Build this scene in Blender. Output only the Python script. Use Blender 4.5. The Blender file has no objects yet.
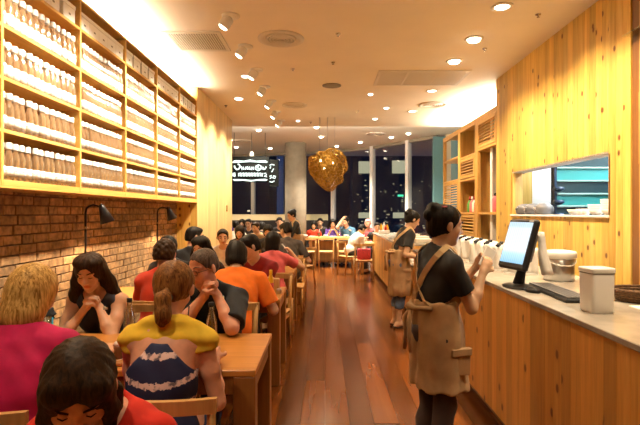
import bpy, bmesh, math, random
import numpy as np
from mathutils import Vector, Matrix, Euler
random.seed(7); RNG = np.random.RandomState(7)
C = bpy.context.scene.collection
SC = bpy.context.scene
PI = math.pi
R = math.radians

# ------------------------------------------------------------------ camera, world, exposure
cam_d = bpy.data.cameras.new('camera'); cam = bpy.data.objects.new('camera', cam_d); C.objects.link(cam)
cam.location = (0, 0, 1.5); cam.rotation_euler = (R(90), 0, 0)
cam_d.sensor_width = 36; cam_d.lens = 36*480/640; cam_d.shift_x = -5/640; cam_d.shift_y = 0.0
cam_d.clip_start = 0.05; cam_d.clip_end = 500
SC.camera = cam
SC.view_settings.view_transform = 'Standard'; SC.view_settings.look = 'None'
SC.view_settings.gamma = 1; SC.view_settings.use_curve_mapping = False
SC.view_settings.exposure = 0.45
SC.cycles.use_denoising = True
SC.cycles.max_bounces = 7; SC.cycles.diffuse_bounces = 4; SC.cycles.glossy_bounces = 3
SC.cycles.transparent_max_bounces = 16; SC.cycles.transmission_bounces = 4
SC.cycles.sample_clamp_indirect = 4.0
SC.cycles.caustics_reflective = False; SC.cycles.caustics_refractive = False
wd = bpy.data.worlds.new('night'); SC.world = wd; wd.use_nodes = True
wd.node_tree.nodes['Background'].inputs[0].default_value = (0.010, 0.020, 0.055, 1)
wd.node_tree.nodes['Background'].inputs[1].default_value = 1.3

WARM = (1.0, 0.77, 0.49); WARM2 = (1.0, 0.86, 0.66)
def lamp(name, kind, loc, energy, color=WARM, rot=None, aim=None, size=None, size_y=None, spot=None, blend=0.6, radius=0.05):
    d = bpy.data.lights.new(name, kind); d.energy = energy; d.color = color
    if kind == 'AREA':
        d.shape = 'RECTANGLE' if size_y else 'SQUARE'; d.size = size or .2
        if size_y: d.size_y = size_y
    else:
        d.shadow_soft_size = radius
    if kind == 'SPOT': d.spot_size = R(spot or 60); d.spot_blend = blend
    o = bpy.data.objects.new(name, d); C.objects.link(o); o.location = loc
    if aim is not None:
        v = Vector(aim)-Vector(loc); o.rotation_euler = v.to_track_quat('-Z', 'Y').to_euler()
    elif rot is not None: o.rotation_euler = rot
    return o
# shelf spots (each sits in its ceiling spotlight), downlights, cove strips, added far ceiling fill
SPOT_Y = [1.95, 2.83, 3.70, 4.58, 5.42, 6.31, 7.16, 8.06, 8.93, 9.8]
for i, y in enumerate(SPOT_Y):
    tgt = (-1.95, y+.05, 2.15 if y < 7.3 else 2.2)
    lamp('spot_lamp', 'SPOT', (-.93, y, 3.22), 260 if y < 7.3 else 220, WARM2, aim=tgt, spot=72, blend=.8, radius=.04)
DOWN = [(1.615, 4.38), (1.61, 5.19), (1.60, 5.94), (1.65, 7.4), (1.62, 8.9), (1.62, 3.5), (1.6, 2.6), (1.6, 1.7)]
for x, y in DOWN:
    lamp('downlight_lamp', 'SPOT', (x, y, 3.33), 140, WARM, aim=(x+.75, y, .6), spot=110, blend=.8, radius=.05)
for x, y in [(-1.30, 3.1), (-1.30, 4.9), (-1.30, 6.6), (-1.42, 7.9), (-1.2, 1.2), (-1.3, 9.6)]:
    lamp('table_lamp_light', 'SPOT', (x, y, 3.33), 95, WARM, aim=(x, y, 0), spot=85, blend=.8, radius=.05)
for x, y in [(.25, 3.2), (.2, 6.0), (.1, 9.2), (.2, .6)]:
    lamp('aisle_light', 'SPOT', (x, y, 3.33), 50, WARM, aim=(x, y, 0), spot=100, blend=.8, radius=.06)
for x, y in [(-1.6, 11.6), (-2.4, 13.6), (-.1, 12.6), (.9, 12.0), (1.7, 11.7), (0.7, 13.6)]:
    lamp('far_light', 'SPOT', (x, y, 3.45), 460, WARM2, aim=(x, y, 0), spot=110, blend=.8, radius=.06)
lamp('shelf_cove', 'AREA', (-2.06, 4.56, 3.175), 330, WARM2, rot=(PI, R(-12), 0), size=.12, size_y=5.1)
lamp('panel_cove', 'AREA', (2.75, 8.6, 3.09), 170, WARM2, rot=(PI, 0, 0), size=.35, size_y=3.3)
lamp('kitchen_tube', 'AREA', (3.7, 5.2, 3.0), 130, (.9, .97, 1.0), rot=(0, 0, 0), size=1.0, size_y=2.5)
lamp('far_ceiling_fill', 'AREA', (-1.2, 10.56, 3.42), 90, WARM2, rot=(R(105), 0, 0), size=6.0, size_y=.06)  # added fill that brightens the far ceiling, no fitting behind it
lamp('till_screen_glow', 'AREA', (1.235, 3.18, 1.29), 1.6, (.6, .8, 1), aim=(.6, 3.0, 1.35), size=.24)
lamp('ledge_glow', 'AREA', (-1.6, 15.62, 1.22), 4, (1, .75, .35), rot=(R(150), 0, 0), size=3.9, size_y=.05)

# ------------------------------------------------------------------ materials
M = {}
def new_mat(name):
    m = bpy.data.materials.new(name); m.use_nodes = True; nt = m.node_tree; nt.nodes.clear()
    out = nt.nodes.new('ShaderNodeOutputMaterial'); b = nt.nodes.new('ShaderNodeBsdfPrincipled')
    nt.links.new(b.outputs[0], out.inputs[0]); M[name] = m
    return m, nt, b, out
def N(nt, t, **kw):
    n = nt.nodes.new('ShaderNode'+t)
    for k, v in kw.items(): setattr(n, k, v)
    return n
def S(n, i, v):
    n.inputs[i].default_value = v
def math_n(nt, op, a, b=None):
    n = N(nt, 'Math', operation=op)
    for i, v in enumerate((a, b)):
        if v is None: continue
        if isinstance(v, (int, float)): n.inputs[i].default_value = v
        else: nt.links.new(v, n.inputs[i])
    return n.outputs[0]
def ramp(nt, fac, stops):
    n = N(nt, 'ValToRGB'); e = n.color_ramp.elements
    while len(e) < len(stops): e.new(.5)
    for el, (p, c) in zip(e, stops): el.position = p; el.color = (*c, 1)
    nt.links.new(fac, n.inputs[0]); return n.outputs[0]
def mixc(nt, fac, a, b, mode='MIX'):
    n = N(nt, 'Mix', data_type='RGBA', blend_type=mode)
    for i, v in ((0, fac), (6, a), (7, b)):
        if isinstance(v, (int, float)): n.inputs[i].default_value = v
        elif isinstance(v, tuple): n.inputs[i].default_value = (*v, 1)
        else: nt.links.new(v, n.inputs[i])
    return n.outputs[2]
def coords(nt, scale, randomise=True, world=False):
    if world: src = N(nt, 'NewGeometry').outputs['Position']
    else: src = N(nt, 'TexCoord').outputs['Object']
    if randomise:
        oi = N(nt, 'ObjectInfo'); g = N(nt, 'NewGeometry')
        r = math_n(nt, 'ADD', oi.outputs['Random'], g.outputs['Random Per Island'])
        r2 = math_n(nt, 'MULTIPLY', r, 53.0)
        cx = N(nt, 'CombineXYZ'); 
        for i in range(3): nt.links.new(r2, cx.inputs[i])
        va = N(nt, 'VectorMath', operation='ADD'); nt.links.new(src, va.inputs[0]); nt.links.new(cx.outputs[0], va.inputs[1]); src = va.outputs[0]
        rnd = math_n(nt, 'FRACT', r)
    else: rnd = None
    mp = N(nt, 'Mapping'); nt.links.new(src, mp.inputs[0]); S(mp, 3, scale)
    return mp.outputs[0], rnd, src
def noise(nt, vec, scale, detail=3, rough=.5, dist=0):
    n = N(nt, 'TexNoise'); nt.links.new(vec, n.inputs['Vector']); S(n, 'Scale', scale); S(n, 'Detail', detail); S(n, 'Roughness', rough); S(n, 'Distortion', dist)
    return n.outputs[0]
def bump(nt, b, h, strength=.3, dist=.005):
    n = N(nt, 'Bump'); S(n, 'Strength', strength); S(n, 'Distance', dist); nt.links.new(h, n.inputs['Height']); nt.links.new(n.outputs[0], b.inputs['Normal'])
def wood(name, stops, axis=2, rough=.4, knots=False, var=.3, grain=14.0, spec=.5, kscale=1.0):
    m, nt, b, out = new_mat(name)
    sc = [1.0, 1.0, 1.0]; sc[axis] = .06
    vec, rnd, raw = coords(nt, tuple(sc), True, True)
    f = noise(nt, vec, grain, 4, .6, .6)
    col = ramp(nt, f, stops)
    f2 = noise(nt, vec, grain*6, 2, .5)
    col = mixc(nt, .22, col, ramp(nt, f2, [(.35, (.55, .5, .45)), (.6, (1, 1, 1))]), 'MULTIPLY')
    v = math_n(nt, 'ADD', math_n(nt, 'MULTIPLY', rnd, var), 1-var*.62)
    cx = N(nt, 'CombineColor')
    for i in range(3): nt.links.new(v, cx.inputs[i])
    col = mixc(nt, 1.0, col, cx.outputs[0], 'MULTIPLY')
    if knots:
        sp = N(nt, 'SeparateXYZ'); nt.links.new(raw, sp.inputs[0]); oth = [q for q in range(3) if q != axis]
        ac = math_n(nt, 'MULTIPLY', math_n(nt, 'ADD', sp.outputs[oth[0]], sp.outputs[oth[1]]), 10.0*kscale); al = math_n(nt, 'MULTIPLY', sp.outputs[axis], 6.5*kscale)
        cb = N(nt, 'CombineXYZ'); nt.links.new(ac, cb.inputs[0]); nt.links.new(al, cb.inputs[1])
        vo = N(nt, 'TexVoronoi', voronoi_dimensions='2D'); nt.links.new(cb.outputs[0], vo.inputs['Vector']); S(vo, 'Scale', 1.0)
        sep = N(nt, 'SeparateColor'); nt.links.new(vo.outputs['Color'], sep.inputs[0])
        gate = math_n(nt, 'GREATER_THAN', sep.outputs[0], .86)
        k = math_n(nt, 'MULTIPLY', gate, ramp(nt, vo.outputs['Distance'], [(.12, (1, 1, 1)), (.18, (0, 0, 0))]))
        col = mixc(nt, k, col, (.10, .03, .006))
        halo = math_n(nt, 'MULTIPLY', gate, ramp(nt, vo.outputs['Distance'], [(.12, (.35, .35, .35)), (.34, (0, 0, 0))]))
        col = mixc(nt, halo, col, (.35, .14, .03))
    nt.links.new(col, b.inputs['Base Color']); S(b, 'Roughness', rough); S(b, 'Specular IOR Level', spec)
    bump(nt, b, f, .12, .003)
    return m
PINE = [(.3, (.66, .38, .07)), (.55, (.84, .55, .13)), (.75, (.93, .68, .22))]
wood('pine', PINE, 2, .45, True, .42)
wood('pine_y', PINE, 1, .45, True, .2)
wood('pine_plain', [(.3, (.70, .40, .12)), (.7, (.85, .55, .2))], 2, .45, False, .1)
wood('shelf_wood', [(.3, (.62, .33, .07)), (.7, (.78, .47, .13))], 1, .45, False, .12)
wood('counter_pine', [(.3, (.60, .29, .06)), (.55, (.74, .38, .09)), (.75, (.82, .48, .13))], 2, .4, True, .36)
wood('panel_pine', [(.3, (.66, .42, .16)), (.7, (.82, .60, .27))], 2, .4, False, .2)
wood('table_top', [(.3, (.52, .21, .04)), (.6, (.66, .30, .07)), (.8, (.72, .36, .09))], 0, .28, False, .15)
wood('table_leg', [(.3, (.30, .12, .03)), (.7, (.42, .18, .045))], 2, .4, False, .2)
wood('chair_wood', [(.3, (.55, .30, .10)), (.7, (.68, .42, .16))], 2, .4, False, .15)
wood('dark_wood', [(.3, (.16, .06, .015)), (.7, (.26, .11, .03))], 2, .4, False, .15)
wood('cab_wood', [(.3, (.60, .32, .08)), (.7, (.74, .45, .13))], 2, .45, False, .15)
wood('floor_wood', [(.2, (.085, .024, .005)), (.5, (.15, .044, .008)), (.8, (.21, .068, .013))], 1, .2, False, .85, 5.0, .6)

def plain(name, col, rough=.5, metal=0.0, nz=0.0, nscale=30, emit=None, es=1.0, trans=0, bumpy=0, spec=.5, rndv=0.0, sheen=0):
    m, nt, b, out = new_mat(name)
    S(b, 'Roughness', rough); S(b, 'Metallic', metal); S(b, 'Specular IOR Level', spec)
    vec, rnd, raw = coords(nt, (1, 1, 1), True)
    f = noise(nt, vec, nscale, 3)
    lo = tuple(max(0, c*(1-nz)) for c in col); hi = tuple(min(1, c*(1+nz)) for c in col)
    c = ramp(nt, f, [(.3, lo), (.7, hi)])
    if rndv:
        v = math_n(nt, 'ADD', math_n(nt, 'MULTIPLY', rnd, rndv), 1-rndv*.6); cx = N(nt, 'CombineColor')
        for i in range(3): nt.links.new(v, cx.inputs[i])
        c = mixc(nt, 1.0, c, cx.outputs[0], 'MULTIPLY')
    nt.links.new(c, b.inputs['Base Color'])
    if bumpy: bump(nt, b, f, bumpy, .01)
    if emit: S(b, 'Emission Color', (*emit, 1)); S(b, 'Emission Strength', es)
    if sheen: S(b, 'Sheen Weight', sheen)
    return m
def glassy(name, tint=(1, 1, 1), alpha=.1, rough=.03):
    m, nt, b, out = new_mat(name); nt.nodes.remove(b)
    t = N(nt, 'BsdfTransparent'); S(t, 0, (*tint, 1)); g = N(nt, 'BsdfGlossy'); S(g, 'Roughness', rough); S(g, 0, (1, 1, 1, 1))
    lw = N(nt, 'LayerWeight'); S(lw, 0, .35); mx = N(nt, 'MixShader')
    f = math_n(nt, 'ADD', math_n(nt, 'MULTIPLY', lw.outputs['Fresnel'], .8), alpha*.5)
    nt.links.new(f, mx.inputs[0]); nt.links.new(t.outputs[0], mx.inputs[1]); nt.links.new(g.outputs[0], mx.inputs[2]); nt.links.new(mx.outputs[0], out.inputs[0])
    return m
def emissive(name, col, s):
    m, nt, b, out = new_mat(name); nt.nodes.remove(b); e = N(nt, 'Emission'); S(e, 0, (*col, 1)); S(e, 1, s); nt.links.new(e.outputs[0], out.inputs[0]); return m
plain('ceiling', (.88, .80, .66), .8, nz=.03, nscale=2)
plain('ceiling_pale', (.92, .88, .78), .8)
plain('wall_cream', (.70, .60, .45), .8, nz=.05, nscale=3)
plain('white_paint', (.85, .85, .84), .6)
plain('teal_wall', (.10, .22, .25), .5, nz=.05)
plain('mortar', (.13, .075, .035), .9, nz=.3, nscale=60, bumpy=.3)
plain('brick', (.33, .18, .07), .85, nz=.45, nscale=18, bumpy=.5, rndv=.5)
plain('concrete', (.27, .235, .18), .7, nz=.12, nscale=6)
plain('vent_white', (.72, .66, .56), .5)
plain('vent_dark', (.18, .15, .11), .7)
plain('white_plastic', (.82, .81, .78), .3)
plain('cap_white', (.9, .89, .86), .3, spec=.5)
plain('card_white', (.86, .85, .8), .6)
plain('black_metal', (.012, .012, .013), .35, spec=.5)
plain('black_plastic', (.015, .015, .017), .45, spec=.25)
plain('sign_black', (.006, .007, .007), .85, spec=.08)
plain('grey_plastic', (.12, .12, .13), .4)
plain('chrome', (.7, .7, .7), .2, 1.0)
plain('steel', (.62, .64, .66), .28, 1.0, nz=.04)
plain('gold', (.42, .25, .05), .38, .85, nz=.3, nscale=12)
plain('marble', (.36, .32, .27), .22, nz=.25, nscale=5)
plain('lamp_inside', (.9, .88, .8), .5, emit=(1, .85, .6), es=6)
plain('paper', (.86, .84, .8), .6)
plain('dark_teal', (.02, .05, .06), .4); plain('teal', (.05, .36, .36), .4); plain('mint', (.35, .62, .55), .4)
plain('navy_blue', (.02, .05, .11), .4); plain('blue_glass', (.10, .25, .34), .15)
plain('ketchup', (.25, .008, .004), .25); plain('mustard', (.75, .42, .01), .3); plain('label_red', (.5, .03, .02), .4)
plain('amber', (.35, .12, .02), .2); plain('green', (.10, .35, .08), .4); plain('pinkish', (.75, .2, .25), .4); plain('blue', (.02, .12, .5), .3); plain('cyan', (.02, .45, .75), .3)
plain('wicker', (.12, .06, .025), .8, nz=.5, nscale=90, bumpy=.6)
plain('food', (.70, .48, .08), .5, nz=.5, nscale=60, bumpy=.5)
plain('tea', (.30, .12, .03), .2)
plain('straw_white', (.8, .8, .75), .4)
plain('city_dark', (.04, .055, .10), .8); plain('city_mid', (.07, .09, .15), .8)
plain('red_pattern', (.55, .05, .08), .6, nz=.8, nscale=60)
glassy('bottle_glass', (1, .93, .84), .35, .12)
nt = M['bottle_glass'].node_tree; o_ = [n for n in nt.nodes if n.type == 'OUTPUT_MATERIAL'][0]; pv = o_.inputs[0].links[0].from_socket
df = N(nt, 'BsdfDiffuse'); S(df, 0, (.72, .46, .24, 1)); mx = N(nt, 'MixShader'); S(mx, 0, .2); nt.links.new(pv, mx.inputs[1]); nt.links.new(df.outputs[0], mx.inputs[2]); nt.links.new(mx.outputs[0], o_.inputs[0])
glassy('window_glass', (.9, .93, .95), .05, .01)
M['window_glass'].node_tree.nodes['Layer Weight'].inputs[0].default_value = .12
glassy('clear_glass', (.95, .95, .93), .25, .05)
emissive('bulb', (1.0, .86, .62), 14); emissive('bulb_dim', (1.0, .88, .7), 5)
emissive('cove_strip', (1.0, .82, .58), 5)
emissive('neon', (.86, 1.0, .93), 1.5)
emissive('city_lit', (1.0, .82, .5), .9); emissive('city_cool', (.5, .75, 1.0), .8); emissive('city_green', (.1, 1, .5), .9); emissive('city_and_reflection', (.85, .78, .5), .45)
# bottle label: white with a line of small dark print
m, nt, b, out = new_mat('bottle_label')
tc = N(nt, 'TexCoord'); sp = N(nt, 'SeparateXYZ'); nt.links.new(tc.outputs['Object'], sp.inputs[0])
band = math_n(nt, 'LESS_THAN', math_n(nt, 'ABSOLUTE', math_n(nt, 'SUBTRACT', sp.outputs[2], .062)), .006)
mp = N(nt, 'Mapping'); nt.links.new(tc.outputs['Object'], mp.inputs[0]); S(mp, 3, (300, 300, 200))
f = noise(nt, mp.outputs[0], 1, 1); pr = math_n(nt, 'MULTIPLY', band, math_n(nt, 'GREATER_THAN', f, .5))
nt.links.new(mixc(nt, pr, (.88, .87, .84), (.12, .1, .08)), b.inputs['Base Color']); S(b, 'Roughness', .5)
# screen of the till
m, nt, b, out = new_mat('screen'); nt.nodes.remove(b)
tc = N(nt, 'TexCoord'); sp = N(nt, 'SeparateXYZ'); nt.links.new(tc.outputs['Generated'], sp.inputs[0])
br = N(nt, 'TexBrick'); mp = N(nt, 'Mapping'); nt.links.new(tc.outputs['Generated'], mp.inputs[0]); S(mp, 3, (1.0, 1.0, 1.0)); nt.links.new(mp.outputs[0], br.inputs[0])
S(br, 'Scale', 6); S(br, 'Color1', (.45, .62, .8, 1)); S(br, 'Color2', (.62, .75, .85, 1)); S(br, 'Mortar', (.75, .85, .92, 1)); S(br, 'Mortar Size', .03)
vz = ramp(nt, sp.outputs[2], [(0, (.12, .45, .75)), (.22, (.4, .7, .95)), (.3, (.8, .88, .92)), (.85, (.75, .84, .9)), (.9, (.5, .65, .75))])
e = N(nt, 'Emission'); nt.links.new(mixc(nt, .35, vz, br.outputs[0]), e.inputs[0]); S(e, 1, 1.0); nt.links.new(e.outputs[0], out.inputs[0])
# dark marble on dress: banded tie-dye
def banded(name, base, bandc, zs, w):
    m, nt, b, out = new_mat(name)
    tc = N(nt, 'TexCoord'); sp = N(nt, 'SeparateXYZ'); nt.links.new(tc.outputs['Object'], sp.inputs[0])
    nz = noise(nt, tc.outputs['Object'], 60, 3); off = math_n(nt, 'MULTIPLY', math_n(nt, 'SUBTRACT', nz, .5), .03)
    ax = math_n(nt, 'MULTIPLY', math_n(nt, 'MULTIPLY', sp.outputs[0], sp.outputs[0]), 1.0)
    zz = math_n(nt, 'SUBTRACT', math_n(nt, 'ADD', sp.outputs[2], off), ax); acc = None
    for z in zs:
        t = math_n(nt, 'LESS_THAN', math_n(nt, 'ABSOLUTE', math_n(nt, 'SUBTRACT', zz, z)), w); acc = t if acc is None else math_n(nt, 'MAXIMUM', acc, t)
    acc = math_n(nt, 'MULTIPLY', acc, ramp(nt, noise(nt, tc.outputs['Object'], 45, 2), [(.36, (.2, .2, .2)), (.5, (1, 1, 1))]))
    nt.links.new(mixc(nt, acc, base, bandc), b.inputs['Base Color']); S(b, 'Roughness', .8)
banded('tie_dye', (.008, .014, .07), (.75, .55, .55), [.80, .91, .70], .012)
def skin(name, col):
    m, nt, b, out = new_mat(name)
    at = N(nt, 'Attribute'); at.attribute_name = 'tint'
    tc = N(nt, 'TexCoord'); f = noise(nt, tc.outputs['Object'], 25, 3)
    c = ramp(nt, f, [(.3, tuple(x*.9 for x in col)), (.7, tuple(min(1, x*1.06) for x in col))])
    c = mixc(nt, at.outputs['Fac'], c, (col[0]*.75, col[1]*.30, col[2]*.30))
    nt.links.new(c, b.inputs['Base Color']); S(b, 'Roughness', .45); S(b, 'Specular IOR Level', .4)
    S(b, 'Subsurface Weight', .08); S(b, 'Subsurface Radius', (.02, .008, .004))
skin('skin_fair', (.70, .41, .27)); skin('skin_tan', (.60, .34, .20)); skin('skin_asian', (.66, .41, .26)); skin('skin_pink', (.68, .34, .23))
def hair(name, c1, c2, s=110):
    m, nt, b, out = new_mat(name)
    tc = N(nt, 'TexCoord'); mp = N(nt, 'Mapping'); nt.links.new(tc.outputs['Object'], mp.inputs[0]); S(mp, 3, (1, 1, .09))
    f = noise(nt, mp.outputs[0], s, 4, .6, .8)
    nt.links.new(ramp(nt, f, [(.35, c1), (.65, c2)]), b.inputs['Base Color']); S(b, 'Roughness', .5); S(b, 'Specular IOR Level', .12); bump(nt, b, f, .3, .004)
hair('hair_black', (.004, .0035, .003), (.016, .011, .008)); hair('hair_brown', (.012, .006, .003), (.045, .02, .008))
hair('hair_blonde', (.20, .095, .02), (.72, .45, .15)); hair('hair_auburn', (.07, .024, .006), (.30, .13, .035)); hair('hair_grey', (.04, .032, .028), (.16, .12, .10)); hair('hair_pale', (.45, .25, .2), (.7, .5, .45))
def cloth(name, col, nz=.12): plain(name, col, .85, nz=nz, nscale=14, bumpy=.25, sheen=.03)
cloth('cloth_magenta', (.50, .003, .09)); cloth('cloth_yellow', (.75, .50, .03)); cloth('cloth_red', (.62, .02, .008)); cloth('cloth_orange', (.80, .17, .006))
cloth('cloth_orangered', (.50, .035, .01)); cloth('cloth_darkred', (.24, .006, .008)); cloth('cloth_pink', (.72, .13, .14)); cloth('cloth_navy', (.045, .055, .09)); cloth('cloth_darkblue', (.012, .015, .022), .5)
cloth('cloth_black', (.010, .009, .010)); cloth('cloth_tan', (.44, .28, .14)); cloth('cloth_strap', (.58, .40, .20)); cloth('cloth_white', (.72, .66, .56)); cloth('cloth_grey', (.055, .045, .04)); cloth('cloth_jean', (.07, .11, .20), .4)
cloth('cloth_purple', (.07, .03, .20)); cloth('cloth_teal', (.05, .14, .24)); cloth('cloth_dark', (.025, .02, .02)); cloth('cloth_brownpants', (.05, .03, .025))

# ------------------------------------------------------------------ mesh helpers
class MB:
    def __init__(s): s.v = []; s.f = []; s.sm = []
    def add(s, vs, fs, smooth=False):
        n = len(s.v); s.v += [tuple(v) for v in vs]; s.f += [tuple(i+n for i in f) for f in fs]; s.sm += [smooth]*len(fs); return s
    def box(s, lo, hi, ch=0.0, mat=None):
        x0, y0, z0 = lo; x1, y1, z1 = hi
        if ch <= 0:
            vs = [(x, y, z) for z in (z0, z1) for y in (y0, y1) for x in (x0, x1)]
            fs = [(0, 2, 3, 1), (4, 5, 7, 6), (0, 1, 5, 4), (2, 6, 7, 3), (0, 4, 6, 2), (1, 3, 7, 5)]
        else:
            c = min(ch, (x1-x0)*.45, (y1-y0)*.45, (z1-z0)*.45)
            bm = bmesh.new(); bmesh.ops.create_cube(bm, size=1)
            for v in bm.verts: v.co = ((x0+x1)/2+v.co.x*(x1-x0), (y0+y1)/2+v.co.y*(y1-y0), (z0+z1)/2+v.co.z*(z1-z0))
            bmesh.ops.bevel(bm, geom=bm.edges[:], offset=c, segments=1, affect='EDGES')
            bm.verts.ensure_lookup_table(); vs = [tuple(v.co) for v in bm.verts]; fs = [tuple(v.index for v in f.verts) for f in bm.faces]; bm.free()
        if mat is not None: vs = [tuple(mat @ Vector(v)) for v in vs]
        return s.add(vs, fs)
    def lathe(s, prof, n=16, c=(0, 0, 0), mat=None, sm=True, a0=0, sx=1, sy=1):
        vs = []; fs = []
        for (r, z) in prof:
            for k in range(n):
                a = a0+2*PI*k/n; vs.append((c[0]+r*sx*math.cos(a), c[1]+r*sy*math.sin(a), c[2]+z))
        for i in range(len(prof)-1):
            for k in range(n):
                fs.append((i*n+k, i*n+(k+1) % n, (i+1)*n+(k+1) % n, (i+1)*n+k))
        if prof[0][0] > 1e-6: fs.append(tuple(reversed(range(n))))
        if prof[-1][0] > 1e-6: fs.append(tuple((len(prof)-1)*n+k for k in range(n)))
        if mat is not None: vs = [tuple(mat @ Vector(v)) for v in vs]
        return s.add(vs, fs, sm)
    def tube(s, pts, r, n=8, sm=True, closed=False):
        pts = [Vector(p) for p in pts]; rs = r if isinstance(r, (list, tuple)) else [r]*len(pts); vs = []; fs = []
        up = None; m = len(pts)
        for i, p in enumerate(pts):
            d = (pts[(i+1) % m]-pts[i-1]) if closed else (pts[min(i+1, m-1)]-pts[max(i-1, 0)])
            d.normalize()
            if up is None: up = Vector((0, 0, 1)) if abs(d.z) < .9 else Vector((1, 0, 0))
            a = d.cross(up); 
            if a.length < 1e-5: a = d.orthogonal()
            a.normalize(); b_ = a.cross(d); up = b_
            for k in range(n):
                t = 2*PI*k/n; vs.append(p+a*(rs[i]*math.cos(t))+b_*(rs[i]*math.sin(t)))
        for i in range(m-1+(1 if closed else 0)):
            j = (i+1) % m
            for k in range(n): fs.append((i*n+k, j*n+k, j*n+(k+1) % n, i*n+(k+1) % n))
        if not closed: fs.append(tuple(range(n))); fs.append(tuple((m-1)*n+k for k in reversed(range(n))))
        return s.add(vs, fs, sm)
    def prism(s, poly, z0, z1, axis='z'):
        n = len(poly)
        def mk(p, z): return {'z': (p[0], p[1], z), 'y': (p[0], z, p[1]), 'x': (z, p[0], p[1])}[axis]
        vs = [mk(p, z0) for p in poly]+[mk(p, z1) for p in poly]
        fs = [tuple(range(n))[::-1], tuple(range(n, 2*n))]+[(i, (i+1) % n, (i+1) % n+n, i+n) for i in range(n)]
        return s.add(vs, fs)
    def mesh(s, name, mat):
        me = bpy.data.meshes.new(name); me.from_pydata(s.v, [], s.f)
        me.polygons.foreach_set('use_smooth', s.sm); 
        if mat: me.materials.append(M[mat])
        bm = bmesh.new(); bm.from_mesh(me); bmesh.ops.recalc_face_normals(bm, faces=bm.faces[:]); bm.to_mesh(me); bm.free()
        me.update(); return me
    def build(s, name, mat, parent=None, loc=None, **kw):
        return link(name, s.mesh(name, mat), parent, loc, **kw)
def link(name, me, parent=None, loc=None, rot=None, scale=None):
    o = bpy.data.objects.new(name, me); C.objects.link(o)
    if parent: o.parent = parent
    if loc: o.location = loc
    if rot: o.rotation_euler = rot
    if scale: o.scale = scale
    return o
def tag(o, label=None, cat=None, group=None, kind=None):
    if label: o['label'] = label
    if cat: o['category'] = cat
    if group: o['group'] = group
    if kind: o['kind'] = kind
    return o
def thing(name, label, cat, loc=(0, 0, 0), rz=0, group=None):
    o = bpy.data.objects.new(name, None); C.objects.link(o); o.location = loc; o.rotation_euler = (0, 0, rz); o.empty_display_size = .1
    return tag(o, label, cat, group)
def struct(o): o['kind'] = 'structure'; return o
def copy_tree(root, loc, rz=0, label=None, group=None, scale=None):
    r = root.copy(); C.objects.link(r); r.location = loc; r.rotation_euler = (0, 0, rz)
    if label: r['label'] = label
    if group: r['group'] = group
    if scale: r.scale = scale
    for ch in list(root.children):
        c = ch.copy(); C.objects.link(c); c.parent = r
        for g in list(ch.children):
            d = g.copy(); C.objects.link(d); d.parent = c
    return r
ORD = ['first', 'second', 'third', 'fourth', 'fifth', 'sixth', 'seventh', 'eighth', 'ninth', 'tenth', 'eleventh', 'twelfth', 'thirteenth', 'fourteenth', 'fifteenth', 'sixteenth']
# ------------------------------------------------------------------ room shell
CZ = 3.38; CZ2 = 3.50
floor = struct(MB().box((-5, -2, -.12), (4.6, 17, -.012)).build('floor', 'dark_wood'))
unit_plank = MB().box((0, 0, -.012), (1, 1, 0)).mesh('plank', 'floor_wood')
rest = MB(); PW = .176
for k in range(-29, 27):
    x0 = k*PW; y = -2 - random.random()*1.2
    while y < 17:
        L = random.choice([.9, 1.2, 1.2, 1.5, 1.8]); y1 = min(y+L, 17)
        if y1 > -2 and x0 < 4.6 and x0 > -5.2:
            if -.75 < x0 < 1.1 and y1 > 2.0 and y < 12:
                link('plank', unit_plank, floor, (x0+.0015, max(y, -2)+.0015, 0), scale=(PW-.003, y1-max(y, -2)-.003, 1))
            else: rest.box((x0+.001, max(y, -2)+.001, -.012), (x0+PW-.001, y1-.001, 0))
        y = y1
o = rest.build('plank_field', 'floor_wood', floor); o['kind'] = 'stuff'
struct(MB().box((-5, -2, CZ), (3.3, 10.5, CZ+.3)).build('ceiling', 'ceiling'))
struct(MB().box((-5, 10.5, CZ2), (4.6, 17, CZ2+.18)).build('ceiling_far', 'ceiling_pale'))
struct(MB().box((-5, -2.15, 0), (4.6, -2.0, CZ2)).build('wall_back', 'wall_cream'))
# left brick wall
wl = struct(MB().box((-2.42, -2, 0), (-2.22, 7.13, CZ)).build('wall_left', 'mortar'))
BL, BH = .205, .0705
bricks = [MB().box((0, .004, .004), (.022+dx, BL-.004, BH-.004), .004).mesh('brick', 'brick') for dx in (0, .003, .006)]
half = MB().box((0, .004, .004), (.022, BL/2-.004, BH-.004), .004).mesh('brick', 'brick')
rb = MB(); ncr = int(1.70/BH)
for r in range(ncr):
    y = -2+(BL/2 if r % 2 else 0)
    y += random.uniform(-.03, .03)
    while y < 7.1:
        L = BL if random.random() > .22 else BL*.62
        if y+L > 7.125: L = 7.125-y
        if L > .03:
            z = r*BH
            if y > 3.15 and z > .72:
                o = link('brick', random.choice(bricks), wl, (-2.22, y, z), scale=(1, L/BL, 1))
            else: rb.box((-2.22, y+.004, z+.004), (-2.197+random.random()*.004, y+L-.004, z+BH-.004))
        y += L
o = rb.build('brick_field', 'brick', wl); o['kind'] = 'stuff'
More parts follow.
